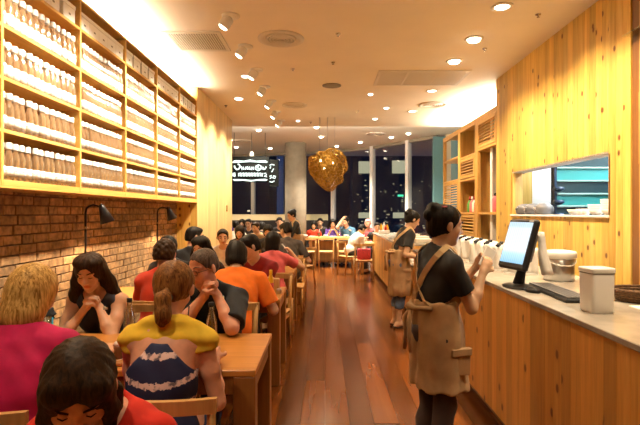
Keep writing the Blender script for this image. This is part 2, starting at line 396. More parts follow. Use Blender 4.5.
# timber end panel beside the brick wall and long timber panel
MBp = MB
endp = struct(MB().box((-2.42, 7.19, 0), (-1.93, 7.21, CZ)).build('wall_panel', 'dark_wood'))
for k in range(5):
    x = -2.42+k*.104
    MB().box((x+.001, 7.135, 0), (x+.103, 7.19, CZ), .003).build('plank', 'pine', endp)
wl2 = struct(MB().box((-2.6, 7.15, 0), (-1.93, 9.8, CZ)).build('wall_left_panel', 'dark_wood'))
up = MB().box((0, 0, 0), (.03, 1, CZ), .003).mesh('plank', 'panel_pine')
y = 7.135
while y < 9.8:
    w = min(.135, 9.82-y); link('plank', up, wl2, (-1.93, y+.001, 0), scale=(1, w-.002, 1)); y += w
for k in range(6): MB().box((-2.6+k*.117, 9.8, 0), (-2.6+k*.117+.115, 9.82, CZ), .003).build('plank', 'panel_pine', wl2)
sw = MB().box((-1.9, 9.25, 1.52), (-1.888, 9.33, 1.64), .004).build('switch_plate', 'gold'); tag(sw, 'small brass switch plate on the pale timber panel', 'switch')
struct(MB().box((-5.1, 9.5, 0), (-4.9, 17, CZ2)).build('wall_left_far', 'wall_cream'))
struct(MB().box((-5, 9.6, 0), (-2.6, 9.7, CZ)).build('wall_partition', 'wall_cream'))
# right timber wall with serving hatch
WX = 2.42; HY0, HY1, HZ0, HZ1 = 4.10, 6.21, 1.475, 2.005
wr = struct(MB().box((WX+.03, 3.8, 0), (WX+.14, 6.76, HZ0-.03)).box((WX+.03, 3.8, HZ1+.03), (WX+.14, 6.76, CZ)).box((WX+.03, 3.8, HZ0-.03), (WX+.14, HY0-.03, HZ1+.03)).box((WX+.03, HY1+.03, HZ0-.03), (WX+.14, 6.76, HZ1+.03)).build('wall_right', 'dark_wood'))
pk = MB().box((0, 0, 0), (.03, 1, 1), .002).mesh('plank', 'pine')
n = 30; w = 2.96/n
for k in range(n):
    y0 = 3.8+k*w; sgs = [(0, CZ)]
    if y0+w/2 > HY0 and y0+w/2 < HY1: sgs = [(0, HZ0), (HZ1, CZ)]
    for a, b_ in sgs: link('plank', pk, wr, (WX, y0+.0015, a), scale=(1, w-.003, b_-a))
MB().box((WX, 6.76, 0), (WX+.5, 6.79, CZ), .003).build('end_board', 'pine', wr)
MB().box((WX-.02, HY0-.02, HZ0-.02), (WX+.16, HY1+.02, HZ0), .003).build('sill', 'white_paint', wr)
MB().box((WX, HY1, HZ0), (WX+.14, HY1+.03, HZ1), .002).build('jamb', 'pine_plain', wr)
MB().box((WX, HY0-.03, HZ0), (WX+.14, HY0, HZ1), .002).build('jamb', 'pine_plain', wr)
MB().box((WX, HY0, HZ1), (WX+.14, HY1, HZ1+.02), .002).build('lintel_board', 'white_paint', wr)
# kitchen behind the hatch
struct(MB().box((3.9, 3.0, 0), (4.0, 6.8, 3.2)).build('wall_kitchen', 'white_paint'))
struct(MB().box((2.58, 7.4, 0), (4.0, 7.5, 3.05)).build('wall_kitchen_far', 'white_paint'))
struct(MB().box((2.58, 3.0, 3.05), (4.0, 7.5, 3.1)).build('ceiling_kitchen', 'white_paint'))
struct(MB().box((2.58, 2.9, 0), (4.0, 3.0, 3.1)).build('wall_kitchen_near', 'white_paint'))
rk = thing('kitchen_rack', 'teal and dark banded metal rack seen through the serving hatch', 'rack', (3.30, 6.0, 0))
for z, h_, mt in [(1.0, .17, 'dark_teal'), (1.17, .14, 'dark_teal'), (1.31, .03, 'mint'), (1.34, .1, 'teal'), (1.44, .03, 'mint'), (1.47, .10, 'dark_teal'), (1.57, .022, 'mint'), (1.592, .13, 'teal'), (1.722, .022, 'mint'), (1.744, .14, 'dark_teal'), (1.884, .022, 'mint'), (1.906, .14, 'teal'), (2.046, .022, 'mint'), (2.07, .2, 'dark_teal')]:
    MB().box((-.42, -.02 if mt != 'mint' else -.05, z), (.42, .03, z+h_-.003), .003).build('band', mt, rk)
for sx in (-.45, .42): MB().box((sx, -.04, 0), (sx+.03, .04, 2.3)).build('post', 'navy_blue', rk)
for z in (1.62, 1.78, 1.46): MB().lathe([(.02, -.03), (.07, 0), (.06, .03), (.02, .035)], 10, (-.44, -.12, z)).build('hook_bowl', 'navy_blue', rk)
kc = thing('kitchen_cabinet', 'dark blue kitchen cabinet at the right side of the hatch', 'cabinet', (3.78, 5.55, 0))
MB().box((-.25, -.5, 0), (.12, .35, 1.82)).build('body', 'navy_blue', kc)
for k in range(3): MB().box((-.262, -.48+k*.28, .9), (-.25, -.22+k*.28, 1.78), .004).build('door', 'dark_teal', kc)
for k, mt in enumerate(['blue', 'mint', 'cyan', 'white_plastic', 'blue']):
    tag(MB().box((3.57, 5.12+k*.14, 1.82), (3.7, 5.23+k*.14, 1.94+.03*(k % 2)), .005).build('storage_box', mt), f'{["blue","mint green","cyan","white","darker blue"][k]} box, {ORD[k]} from the near end on the kitchen cabinet', 'box', 'boxes on the kitchen cabinet')
# things on the sill of the hatch
for k, y in enumerate((6.05, 5.80, 5.52)):
    t = thing('rice_cooker', f'rounded black cooker on the hatch sill, {["farthest along", "in the middle", "nearest"][k]} of three', 'cooker', (WX+.10, y, HZ0), 0, 'black cookers on the hatch sill')
    MB().lathe([(.085, 0), (.105, .02), (.105, .07), (.09, .105), (.05, .13), (0, .135)], 18).build('body', 'grey_plastic', t)
    MB().box((-.115, -.02, .05), (-.095, .02, .085), .004).build('latch', 'chrome', t)
cup = MB().lathe([(.022, 0), (.03, .005), (.042, .06), (.039, .06), (.027, .01), (0, .008)], 14).mesh('cup', 'white_plastic')
bwl = MB().lathe([(.03, 0), (.055, .02), (.075, .055), (.071, .055), (.05, .024), (0, .01)], 16).mesh('bowl', 'white_plastic')
tag(link('bowl', bwl, None, (WX+.07, 4.78, HZ0)), 'white bowl alone on the middle of the hatch sill', 'bowl')
for k in range(5): tag(link('bowl', bwl, None, (WX+.07, 4.2, HZ0+k*.022)), f'white bowl, {ORD[k]} from the bottom of the stack at the hatch end', 'bowl', 'stacked bowls at the hatch')
for k in range(3): tag(link('bowl', bwl, None, (WX+.07, 4.40, HZ0+k*.022)), f'white bowl, {ORD[k]} from the bottom of the lower stack', 'bowl', 'stacked bowls at the hatch')
for k in range(2): tag(link('cup', cup, None, (WX+.05, 4.55+.09*k, HZ0)), f'small white cup on the hatch sill, {["nearer", "farther"][k]} of two', 'cup', 'cups at the hatch')
# room behind far cabinets
struct(MB().box((3.2, 6.8, 0), (3.3, 12.3, CZ2)).build('wall_right_far', 'blue_glass'))
struct(MB().box((2.58, 6.8, 0), (3.3, 6.9, CZ)).build('wall_right_return', 'white_paint'))
# right wall behind the near cabinet
struct(MB().box((2.95, -2, 0), (3.05, 3.9, CZ)).build('wall_right_near', 'dark_wood'))

def louver_door(parent, y0, y1, z0, z1, x, mt='cab_wood', n=None):
    d = MB(); fw = .05
    d.box((x, y0, z0), (x+.03, y0+fw, z1), .003).box((x, y1-fw, z0), (x+.03, y1, z1), .003).box((x, y0+fw, z0), (x+.03, y1-fw, z0+fw), .003).box((x, y0+fw, z1-fw), (x+.03, y1-fw, z1), .003)
    do = d.build('louver_door', mt, parent)
    n = n or max(4, int((z1-z0-2*fw)/.045)); st = (z1-z0-2*fw)/n
    for k in range(n):
        zc = z0+fw+st*(k+.5)
        mt_ = Matrix.Translation((x+.016, (y0+y1)/2, zc)) @ Matrix.Rotation(R(-38), 4, 'Y')
        MB().box((-.018, -(y1-y0)/2+fw, -.004), (.018, (y1-y0)/2-fw, .004), 0, mt_).build('slat', mt, do)
    return do
# tall cabinets beyond the timber wall
FX = 2.5
bays = [(6.94, 7.95), (7.95, 8.96), (8.96, 10.17)]
labs = ['pine cabinet bay nearest the timber wall, dark open doorway below a louvre', 'middle pine cabinet bay with louvred doors around a bottle niche', 'farthest pine cabinet bay beside the teal window panel']
CAB = []
for k, (y0, y1) in enumerate(bays):
    t = thing('cabinet', labs[k], 'cabinet', (0, 0, 0), 0, 'louvred pine cabinets behind the counter'); CAB.append(t)
    fr = MB()
    for yy in (y0, y1-.07): fr.box((FX, yy, 0), (FX+.06, yy+.07, 3.03), .004)
    MB().box((FX+.06, y0, 0), (FX+.5, y0+.02, 3.03)).build('side_panel', 'cab_wood', t)
    fr.box((FX, y0+.07, 2.97), (FX+.06, y1-.07, 3.03), .004)
    fr.build('frame', 'cab_wood', t)
    MB().box((FX+.0, y0, 3.03), (FX+.55, y1, 3.06)).build('top_board', 'cab_wood', t)
    zz = {0: [2.5], 1: [2.47, 2.06, 1.47, 1.05], 2: [2.53, 2.1, 1.47]}[k]
    for z in zz: MB().box((FX+.002, y0+.02, z), (FX+.5, y1-.02, z+.035), .003).build('shelf', 'cab_wood', t)
    MB().box((FX, y0+.07, 0), (FX+.03, y1-.07, 1.02)).build('door', 'cab_wood', t)
louver_door(CAB[0], 7.02, 7.88, 2.54, 2.97, FX-.005)
louver_door(CAB[1], 8.03, 8.89, 2.11, 2.46, FX-.005); louver_door(CAB[1], 8.03, 8.89, 1.09, 1.46, FX-.005)
louver_door(CAB[2], 9.03, 10.1, 1.51, 2.09, FX-.005); louver_door(CAB[2], 9.03, 10.1, 1.05, 1.46, FX-.005)
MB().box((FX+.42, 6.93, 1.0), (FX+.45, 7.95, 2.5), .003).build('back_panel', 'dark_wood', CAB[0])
MB().box((FX+.38, 7.4, 1.0), (FX+.42, 7.46, 2.48), .003).build('stile', 'cab_wood', CAB[0])
MB().box((FX+.38, 7.46, 1.75), (FX+.42, 7.9, 1.8), .003).build('rail', 'cab_wood', CAB[0])
MB().box((FX+.40, 7.48, 1.36), (FX+.41, 7.84, 1.75), .002).build('glass_panel', 'cyan', CAB[0])
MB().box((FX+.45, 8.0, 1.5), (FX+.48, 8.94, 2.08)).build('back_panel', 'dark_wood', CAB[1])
for kk, (a, b_, z0, z1, bi) in enumerate([(8.03, 8.9, 2.52, 2.96, 1), (9.02, 10.1, 2.58, 2.96, 2), (9.02, 10.1, 2.15, 2.52, 2)]):
    MB().box((FX+.30, a, z0), (FX+.31, b_, z1)).build('glass_panel', 'blue_glass', CAB[bi])
bt = [(8.20, 'white_plastic', 'white'), (8.33, 'label_red', 'red'), (8.46, 'cap_white', 'cream'), (8.60, 'pinkish', 'pink'), (8.74, 'green', 'green')]
for k, (y, mt, nm) in enumerate(bt):
    t = thing('squeeze_bottle', f'{nm} bottle in the cabinet niche, {ORD[k]} from the near end', 'bottle', (FX+.14, y, 1.505), 0, 'bottles in the cabinet niche')
    MB().lathe([(.045, 0), (.05, .01), (.05, .16), (.03, .2), (.018, .22)], 12).build('body', mt, t); MB().lathe([(.02, .22), (.02, .25), (.008, .29), (0, .29)], 10).build('cap', 'label_red' if k % 2 == 0 else 'white_plastic', t)
for k, (y, mt, nm) in enumerate([(7.18, 'blue', 'deep blue'), (7.36, 'pinkish', 'pink')]):
    t = thing('flask', f'{nm} flask standing on the ledge in the open cabinet doorway', 'flask', (FX+.12, y, 1.505))
    MB().lathe([(.05, 0), (.055, .01), (.055, .2), (.035, .24), (.03, .25)], 12).build('body', mt, t); MB().lathe([(.03, .25), (.03, .29), (0, .3)], 10).build('cap', 'black_plastic', t)
MB().box((FX+.02, 7.02, 1.47), (FX+.4, 7.88, 1.505)).build('shelf', 'cab_wood', CAB[0])
# near cabinet at the right edge
nc = thing('cabinet', 'tall pine cabinet with glass shelf at the right edge of the picture', 'cabinet', (0, 0, 0))
MB().box((WX, 3.66, 0), (WX+.5, 3.70, CZ), .003).build('side_panel', 'cab_wood', nc)
MB().box((WX+.01, 3.70, 0), (WX+.06, 3.795, CZ)).build('filler_strip', 'dark_wood', nc)
MB().box((WX, 2.70, 0), (WX+.5, 2.75, CZ), .003).build('side_panel', 'cab_wood', nc)
MB().box((WX+.45, 2.75, 0), (WX+.48, 3.74, CZ)).build('back_panel', 'dark_wood', nc)
for z in (.9, 1.20, 1.47, 1.84): MB().box((WX+.02, 2.75, z), (WX+.45, 3.74, z+.025), .003).build('shelf', 'cab_wood', nc)
MB().box((WX-.08, 2.8, 2.88), (WX+.40, 3.78, 2.892)).build('glass_shelf', 'clear_glass', nc)
louver_door(nc, 2.78, 3.66, 1.87, 2.42, WX-.03)
for k, (y, z, mt, nm) in enumerate([(3.55, 1.225, 'green', 'green'), (3.42, 1.225, 'cap_white', 'cream'), (3.6, 1.495, 'white_plastic', 'white'), (3.6, .925, 'green', 'dull green')]):
    tag(MB().lathe([(.04, 0), (.045, .01), (.045, .1), (.03, .12), (.03, .14), (0, .145)], 12, (WX+.12, y, z)).build('jar', mt), f'{nm} jar on a shelf of the cabinet at the right edge, {["upper middle", "beside the green one", "top", "lowest"][k]}', 'jar')
# ------------------------------------------------------------------ rear glass wall, column, ledge
GP = [(-5.0, 16.9), (-3.9, 16.75), (-2.45, 16.4), (-1.0, 16.0), (.27, 15.5), (1.44, 14.55), (2.31, 13.3), (2.92, 12.35)]
for i in range(len(GP)-1):
    a = Vector((*GP[i], 0)); b_ = Vector((*GP[i+1], 0)); d = b_-a; L = d.length; ang = math.atan2(d.y, d.x)
    w_ = thing(f'window_{i+1}', None, None, (a.x, a.y, 0), ang); del_ = w_; w_['kind'] = 'structure'
    MB().box((-.055, -.07, 0), (.055, .07, CZ2)).build('mullion', 'white_paint', w_)
    MB().box((.05, -.03, CZ2-.08), (L-.05, .03, CZ2)).box((.05, -.03, 0), (L-.05, .03, .08)).build('frame', 'concrete', w_)
    MB().box((.05, -.006, .08), (L-.05, .006, CZ2-.08)).build('pane', 'window_glass', w_)
struct(MB().box((2.78, 12.3, 0), (3.15, 12.42, CZ2-.05), .004).build('wall_teal_panel', 'teal_wall'))
struct(MB().box((3.1, 12.2, 0), (4.6, 12.4, CZ2)).build('wall_right_end', 'wall_cream'))
colm = MB().lathe([(.31, 0), (.31, CZ2)], 40, (-.85, 13.9, 0)).build('pillar', 'concrete'); struct(colm)
struct(MB().box((-4.9, 15.8, 0), (.1, 15.95, 1.44), .01).build('wall_parapet', 'wall_cream'))
t = thing('bench', 'long dark banquette with raised back under the glowing ledge', 'bench', (-2.2, 15.2, 0))
MB().box((-2.6, -.1, 0), (2.3, .35, .45), .02).build('seat', 'cloth_dark', t); MB().box((-2.6, .27, .45), (2.3, .36, 1.25), .02).build('backrest', 'cloth_dark', t)
# ------------------------------------------------------------------ night city, with added panels for reflections in the glass
tow = [(-13, 60, 12, 26, 0), (-2, 75, 9, 20, 1), (1.5, 46, 7, 11, 0), (9.5, 70, 10, 24, 1), (15, 60, 9, 14, 0), (21, 85, 12, 30, 1), (6, 38, 6, 5.5, 1), (-24, 70, 12, 18, 0)]
tl = ['far left broad dark tower', 'slim dark tower behind the hanging lamp', 'low dark block with scattered lit rooms', 'tall dark tower behind the middle panes', 'squat block with green rooftop light', 'distant tall tower near the cabinets', 'low near roofs below the middle panes', 'dim tower seen beside the lit sign']
for k, (x, y, w_, h_, q) in enumerate(tow):
    t = thing('office_tower', tl[k] + ' outside in the night', 'building', (x, y, -14), 0, 'night skyline outside the glass')
    MB().box((-w_/2, 0, 0), (w_/2, w_*.8, h_+14)).build('body', 'city_mid' if q else 'city_dark', t)
    ws = {'city_lit': MB(), 'city_cool': MB()}; fr = random.Random(k)
    for r in range(int((h_+13)/1.5)):
        for c in range(int(w_/.9)):
            if fr.random() < .05+.26*max(0, (1-abs((r*1.5-16.5)/6))):
                ws['city_lit' if fr.random() < .7 else 'city_cool'].box((-w_/2+.3+c*.9, -.03, .6+r*1.5), (-w_/2+.3+c*.9+fr.choice([.2, .35, .6]), 0, .6+r*1.5+.2))
    for nm, mb in ws.items():
        if mb.v: o = mb.build('lit_window_or_reflection', nm, t); o['kind'] = 'stuff'
t = thing('reflection_block', 'added night block whose pale panels stand in for reflections in the glass', 'building', (0, 30, 0))
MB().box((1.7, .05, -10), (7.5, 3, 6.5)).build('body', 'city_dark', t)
for x0, x1, z0, z1 in [(2.1, 2.9, 3.95, 4.7), (4.2, 5.0, 3.95, 4.75), (2.1, 2.9, 1.15, 1.5), (4.25, 4.95, 1.15, 1.5)]:  # glowing panels put in to imitate bright reflections in the window glass
    MB().box((x0, 0, z0), (x1, .05, z1)).build('lit_window_or_reflection', 'city_and_reflection', t)
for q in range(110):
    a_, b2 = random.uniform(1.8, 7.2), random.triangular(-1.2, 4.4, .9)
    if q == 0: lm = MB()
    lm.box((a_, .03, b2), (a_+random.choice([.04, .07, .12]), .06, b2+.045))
lm.build('small_lit_window', 'city_lit' if 0 else 'city_and_reflection', t)['kind'] = 'stuff'
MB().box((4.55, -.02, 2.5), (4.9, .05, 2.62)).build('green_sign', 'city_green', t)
# ------------------------------------------------------------------ ceiling fittings
for i, y in enumerate(SPOT_Y):
    if y < 4: continue
    t = thing('ceiling_spotlight', f'white swivelling ceiling spotlight, {ORD[i-3]} from the camera in the row by the shelves', 'spotlight', (-.9, y, CZ), 0, 'spotlights aimed at the bottle shelves')
    MB().lathe([(.085, 0), (.085, -.012), (.07, -.02), (0, -.02)], 20).build('base', 'white_plastic', t)
    mt = Matrix.Translation((-.02, 0, -.03)) @ Matrix.Rotation(R(33), 4, 'Y')
    MB().lathe([(.03, .02), (.055, 0), (.055, -.09), (.05, -.1), (.047, -.085)], 16, mat=mt).build('head', 'white_plastic', t)
    MB().lathe([(.046, -.086), (.036, -.108), (0, -.118)], 16, mat=mt).build('lens', 'bulb', t)
k = 0
for x, y in DOWN[:5]:
    t = thing('ceiling_downlight', f'round recessed downlight over the counter, {ORD[k]} from the camera', 'downlight', (x, y, CZ), 0, 'downlights over the counter'); k += 1
    MB().lathe([(.10, 0), (.10, -.008), (.07, -.012), (.068, -.002)], 24).build('trim_ring', 'vent_white', t)
    MB().lathe([(.064, -.002), (.06, -.03 if k in (2, 3) else -.008), (0, -.03 if k in (2, 3) else -.008)], 20).build('lens', 'bulb', t)
for j, (x, y, s, nm) in enumerate([(-1.37, 4.80-.9, .09, 'pale recessed light above the shelves, nearest'), (-1.1, 6.6, .07, 'pale recessed light behind the left ceiling grille'), (-1.42, 7.9, .1, 'glowing recessed light near the timber panel'), (.72, 7.6, .06, 'small recessed light beyond the right ceiling grille'), (1.1, 8.6, .07, 'recessed light left of the far round diffuser'), (1.0, 9.6, .07, 'recessed light at the edge of the near ceiling, right'), (-.55, 9.8, .06, 'recessed light at the edge of the near ceiling, left')]):
    t = thing('recessed_light', nm, 'downlight', (x, y, CZ)); MB().lathe([(s, 0), (s, -.006), (s*.75, -.008)], 20).build('trim_ring', 'vent_white', t); MB().lathe([(s*.74, -.004), (s*.55, -.022), (0, -.032)], 16).build('lens', 'bulb_dim', t)
fl = [(-3.0, 12.0), (-2.6, 13.2), (-2.7, 14.6), (-1.6, 11.6), (-.1, 12.6), (.35, 14.4), (1.0, 13.6), (2.1, 12.1), (1.75, 12.7), (-.2, 11.2), (-1.7, 14.9)]
for j, (x, y) in enumerate(fl):
    t = thing('recessed_light', f'small round downlight in the pale far ceiling, {ORD[j]} in order from the sign side', 'downlight', (x, y, CZ2), 0, 'downlights in the far ceiling')
    MB().lathe([(.075, 0), (.075, -.006), (.06, -.008)], 14).build('trim_ring', 'vent_white', t); MB().lathe([(.06, -.004), (.05, -.03), (0, -.045)], 14).build('lens', 'bulb', t)
def diffuser(x, y, rr, lab, z=CZ):
    t = thing('round_vent', lab, 'air vent', (x, y, z))
    MB().lathe([(rr, 0), (rr, -.012), (rr*.82, -.02), (rr*.78, -.004)], 32).build('rim', 'vent_white', t)
    MB().lathe([(rr*.77, -.002), (0, -.002)], 24).build('recess', 'vent_dark', t)
    for q in (.66, .52, .38, .24): MB().lathe([(rr*q, -.004), (rr*(q-.04), -.02), (rr*(q-.1), -.02), (rr*(q-.06), -.004)], 28).build('ring', 'vent_white', t)
diffuser(-.476, 5.19, .25, 'large round ceiling diffuser with concentric rings near the left grille')
diffuser(-.53, 8.4, .22, 'far round ceiling diffuser in the middle of the ceiling')
diffuser(1.88, 8.36, .25, 'round ceiling diffuser near the bright cove by the cabinets')
diffuser(-2.3, 13.4, .25, 'round ceiling diffuser in the pale far ceiling left of the pillar', CZ2)
diffuser(1.3, 12.2, .25, 'round ceiling diffuser in the pale far ceiling before the windows', CZ2)
t = thing('ceiling_speaker', 'flat round grey ceiling speaker in the middle of the ceiling', 'speaker', (.10, 7.1, CZ)); MB().lathe([(.14, 0), (.14, -.008), (.12, -.012), (0, -.012)], 28).build('grille', 'vent_dark', t)
def grille(x0, x1, y0, y1, lab, along, n, secs=1):
    t = thing('ceiling_grille', lab, 'air vent', (0, 0, CZ)); f = .045
    MB().box((x0, y0, -.015), (x1, y0+f, 0)).box((x0, y1-f, -.015), (x1, y1, 0)).box((x0, y0+f, -.015), (x0+f, y1-f, 0)).box((x1-f, y0+f, -.015), (x1, y1-f, 0)).build('frame', 'vent_white', t)
    MB().box((x0+f, y0+f, -.003), (x1-f, y1-f, 0)).build('recess', 'vent_dark', t)
    for q in range(1, secs): xx = x0+(x1-x0)*q/secs; MB().box((xx-.012, y0+f, -.014), (xx+.012, y1-f, 0)).build('divider', 'vent_white', t)
    if along == 'y':
        st = (x1-x0-2*f)/n; me = MB().box((0, 0, -.012), (st*.55, y1-y0-2*f, 0)).mesh('slat', 'vent_white')
        for q in range(n): link('slat', me, t, (x0+f+q*st, y0+f, 0))
    else:
        st = (y1-y0-2*f)/n; me = MB().box((0, 0, -.012), (x1-x0-2*f, st*.6, 0)).mesh('slat', 'vent_white')
        for q in range(n): link('slat', me, t, (x0+f, y0+f+q*st, 0))
grille(-1.70, -1.09, 4.97, 5.56, 'square slatted ceiling grille beside the shelves', 'y', 20)
grille(.71, 1.94, 6.34, 7.06, 'wide three section ceiling grille on the right', 'x', 16, 3)
for j, (x, y, nm) in enumerate([(.137, 5.04, 'between the diffuser and the counter'), (-.42, 6.27, 'behind the large round diffuser'), (.10, 6.0, 'before the round speaker'), (2.02, 4.55, 'beside the nearest downlight'), (1.83, 5.5, 'between the downlights'), (-1.74, 8.43, 'near the timber panel'), (.6, 8.9, 'far along the right half'), (-.3, 10.0, 'at the far ceiling edge')]):
    t = thing('sprinkler', f'tiny ceiling sprinkler {nm}', 'sprinkler', (x, y, CZ)); MB().lathe([(.028, 0), (.024, -.008), (.008, -.01), (.008, -.026), (.016, -.03), (0, -.032)], 12).build('head', 'chrome' if j not in (5,) else 'black_metal', t)
# ------------------------------------------------------------------ lit hanging sign
sg = thing('hanging_sign', 'hanging black sign with white glowing lettering and scroll bars', 'sign', (0, 0, 0))
SY = 12.0
def sx(px): return (px-325)/480*SY
def sz(py): return 1.5+(212-py)/480*SY
MB().box((sx(229), SY, sz(181.5)), (sx(269), SY+.06, sz(156)), .006).build('board', 'sign_black', sg)
MB().box((sx(269.3), SY+.03, sz(186)), (sx(278.5), SY+.09, sz(159)), .006).build('side_board', 'sign_black', sg)
def stroke(name, pts, r=.022, y=SY-.012): 
    return MB().tube([(sx(228+a/8.5), y, sz(145+b/8.5)) for a, b in pts], r, 6).build(name, 'neon', sg)
def zz(px, py): return (sx(228+px/8.5), sz(145+py/8.5))
for nm, poly in [('top_scroll', [(38, 148), (44, 134), (60, 126), (140, 130), (190, 120), (240, 130), (320, 126), (338, 140), (330, 148), (250, 144), (190, 140), (120, 144)]), ('bottom_scroll', [(38, 288), (60, 286), (140, 288), (200, 294), (260, 287), (320, 284), (338, 290), (322, 301), (250, 299), (195, 306), (130, 299), (55, 301)])]:
    MB().prism([zz(*p) for p in poly][::-1], SY-.02, SY, 'y').build(nm, 'neon', sg)
letters = [[(55, 172), (60, 190), (75, 205), (92, 200), (104, 180), (96, 162), (84, 158)], [(112, 178), (120, 205), (130, 182), (136, 205)], [(150, 205), (152, 184), (164, 180), (170, 205)], [(182, 180), (184, 203), (198, 205), (204, 182)], [(216, 182), (216, 206)],
           [(262, 165), (238, 178), (234, 200), (256, 214), (280, 200), (284, 178), (262, 165), (250, 190), (272, 198)], [(296, 182), (300, 204), (314, 200), (326, 180)]]
for l in letters: stroke('letter', l, .019)
for x0 in (44, 92, 116, 140, 164, 188, 212, 236, 260):
    stroke('letter', [(x0, 262), (x0, 236), (x0+14, 232), (x0+16, 262)], .015)
for l in [[(290, 264), (290, 234)], [(304, 240), (322, 236), (328, 250), (308, 262), (330, 266)], [(58, 236), (44, 250), (60, 264)]]: stroke('letter', l, .015)
for l in [[(352, 168), (372, 160), (394, 166)], [(362, 178), (356, 196)], [(370, 226), (382, 206), (388, 196)], [(352, 262), (368, 254), (372, 270), (354, 280)], [(384, 256), (404, 262), (398, 280), (380, 276), (388, 258)], [(352, 306), (374, 312), (394, 300)]]:
    MB().tube([(sx(228+a/8.5), SY+.02, sz(145+b/8.5)) for a, b in l], .013, 6).build('letter', 'neon', sg)
for px in (234, 251.5, 265): MB().tube([(sx(px), SY+.03, sz(156)), (sx(px), SY+.03, CZ2)], .006, 5).build('cord', 'black_metal', sg)
MB().box((sx(250), SY, sz(155.5)), (sx(253), SY+.04, sz(151)), .003).build('bracket', 'white_plastic', sg)
# ------------------------------------------------------------------ golden woven pendant
pd = thing('pendant_lamp', 'large lumpy golden wire pendant lamp hanging over the aisle', 'lamp', (.045, 9.5, 2.40))
def lump(r0, seed, sub):
    bm = bmesh.new(); bmesh.ops.create_icosphere(bm, subdivisions=sub, radius=1)
    for v in bm.verts:
        a = v.co.copy(); q = 1+.10*math.sin(3*a.x+seed)+.08*math.sin(4*a.z+2*a.y+seed)+.05*math.sin(9*a.x+7*a.z)+.04*math.sin(14*a.y+11*a.z+seed)
        if a.z < -.2: q *= 1+.30*max(0, 1-abs(a.x+.05)*2.2)*(-a.z-.2)
        if a.z > .6: q *= 1-.25*(a.z-.6)
        v.co = a*q*r0; v.co.z *= .98
    me = bpy.data.meshes.new('shell'); bm.to_mesh(me); bm.free(); me.materials.append(M['gold']); return me
for nm, r0, seed, sub, th in [('outer_mesh', .375, 0, 4, .011), ('inner_mesh', .33, 2.1, 3, .02)]:
    o = link(nm, lump(r0, seed, sub), pd); md = o.modifiers.new('w', 'WIREFRAME'); md.thickness = th; md.use_replace = True
o = link('core_shell', lump(.22, 4, 3), pd)
for x, y, z in [(-.06, -.3, -.06), (.1, -.3, .05), (-.13, -.26, .1)]: MB().lathe([(0, -.02), (.018, -.012), (.018, .012), (0, .02)], 10, (x, y, z)).build('bulb', 'bulb', pd)
for x in (-.15, 0, .15): MB().tube([(x, 0, .28), (x, 0, CZ-2.40)], .004, 5).build('cord', 'steel', pd)
lamp('pendant_light', 'POINT', (.04, 9.0, 2.5), 3, WARM, radius=.08)
# ------------------------------------------------------------------ bottle shelves
sh = thing('wall_shelving', 'long pine wall shelving full of bottles above the brick wall', 'shelving', (-2.2, 0, 0))
YB = [1.98, 2.83, 3.736, 4.585, 5.44, 6.29, 7.125]
ZB = [1.66, 1.975, 2.287, 2.60, 2.915, 3.15]
for i, y in enumerate(YB):
    MB().box((0, y-.011, ZB[0]), (.30, y+.011, ZB[-1]+.02), .002).build('divider', 'shelf_wood', sh)
for j, z in enumerate(ZB):
    th = .035 if j == 0 else .022
    for i in range(len(YB)-1):
        MB().box((0, YB[i]+.011, z), (.298, YB[i+1]-.011, z+th), .002).build('shelf_board', 'shelf_wood', sh)
MB().box((0, YB[0], ZB[0]), (.012, YB[-1], ZB[-1])).build('back_panel', 'shelf_wood', sh)
MB().box((0, YB[0], ZB[0]-.015), (.30, YB[-1], ZB[0]), .002).build('base_board', 'shelf_wood', sh)
st = MB().box((.06, YB[0]+.1, ZB[-1]+.022), (.10, YB[-1]-.05, ZB[-1]+.04)).build('light_strip', 'cove_strip', sh)
# one bottle: glass body with white screw cap and white label
gl = MB().lathe([(.026, 0), (.0285, .004), (.0285, .135), (.024, .155), (.0175, .185), (.0175, .2)], 12).mesh('bottle', 'bottle_glass')
capm = MB().lathe([(.0205, .192), (.0215, .196), (.0215, .226), (.019, .232), (0, .232)], 12).mesh('cap', 'cap_white')
lbl = MB().lathe([(.0292, .028), (.0292, .085)], 12).mesh('label', 'bottle_label')
lbl2 = MB().lathe([(.0292, .015), (.0292, .088)], 12).mesh('label', 'bottle_label')
liq = MB().lathe([(.0, .006), (.0265, .006), (.0265, .02), (0, .021)], 10).mesh('contents', 'amber')
rows = ['lowest', 'second lowest', 'third', 'upper']
bayn = [None, 'nearest full', 'second', 'third', 'fourth', 'farthest']
for b_ in range(1, 6):
    nb = 13
    for r in range(4):
        pitch = (YB[b_+1]-YB[b_]-.03)/nb
        for k in range(nb):
            y = YB[b_]+.015+pitch*(k+.5)+random.uniform(-.003, .003); x = -1.945+random.uniform(-.008, .004)
            z = ZB[r]+(.035 if r == 0 else .022)
            o = link('bottle', gl, None, (x, y, z), (0, 0, random.random()*6))
            tag(o, f'white capped bottle, {ORD[k]} from the left, {rows[r]} bottle row, {bayn[b_]} shelf bay', 'bottle', f'bottles in the {bayn[b_]} bay, {rows[r]} row')
            link('cap', capm, o); link('label', lbl if r < 2 else lbl2, o)
bx = MB().box((0, 0, 0), (.22, .165, .14), .004).mesh('box', 'card_white')
ld = MB().box((-.004, -.003, .112), (.224, .168, .146), .004).mesh('lid', 'card_white')
mk = MB().box((.2215, .07, .05), (.223, .095, .062)).mesh('mark', 'vent_dark')
for b_ in range(1, 6):
    nbx = 4 if b_ % 2 else 5; pitch = (YB[b_+1]-YB[b_]-.04)/nbx
    for k in range(nbx):
        o = link('storage_box', bx, None, (-2.14, YB[b_]+.02+pitch*k+(pitch-.165)/2, ZB[4]+.022))
        tag(o, f'white lidded box, {ORD[k]} from the left on the top row, {bayn[b_]} shelf bay', 'box', 'white boxes on the top shelf')
        link('lid', ld, o); link('mark', mk, o)
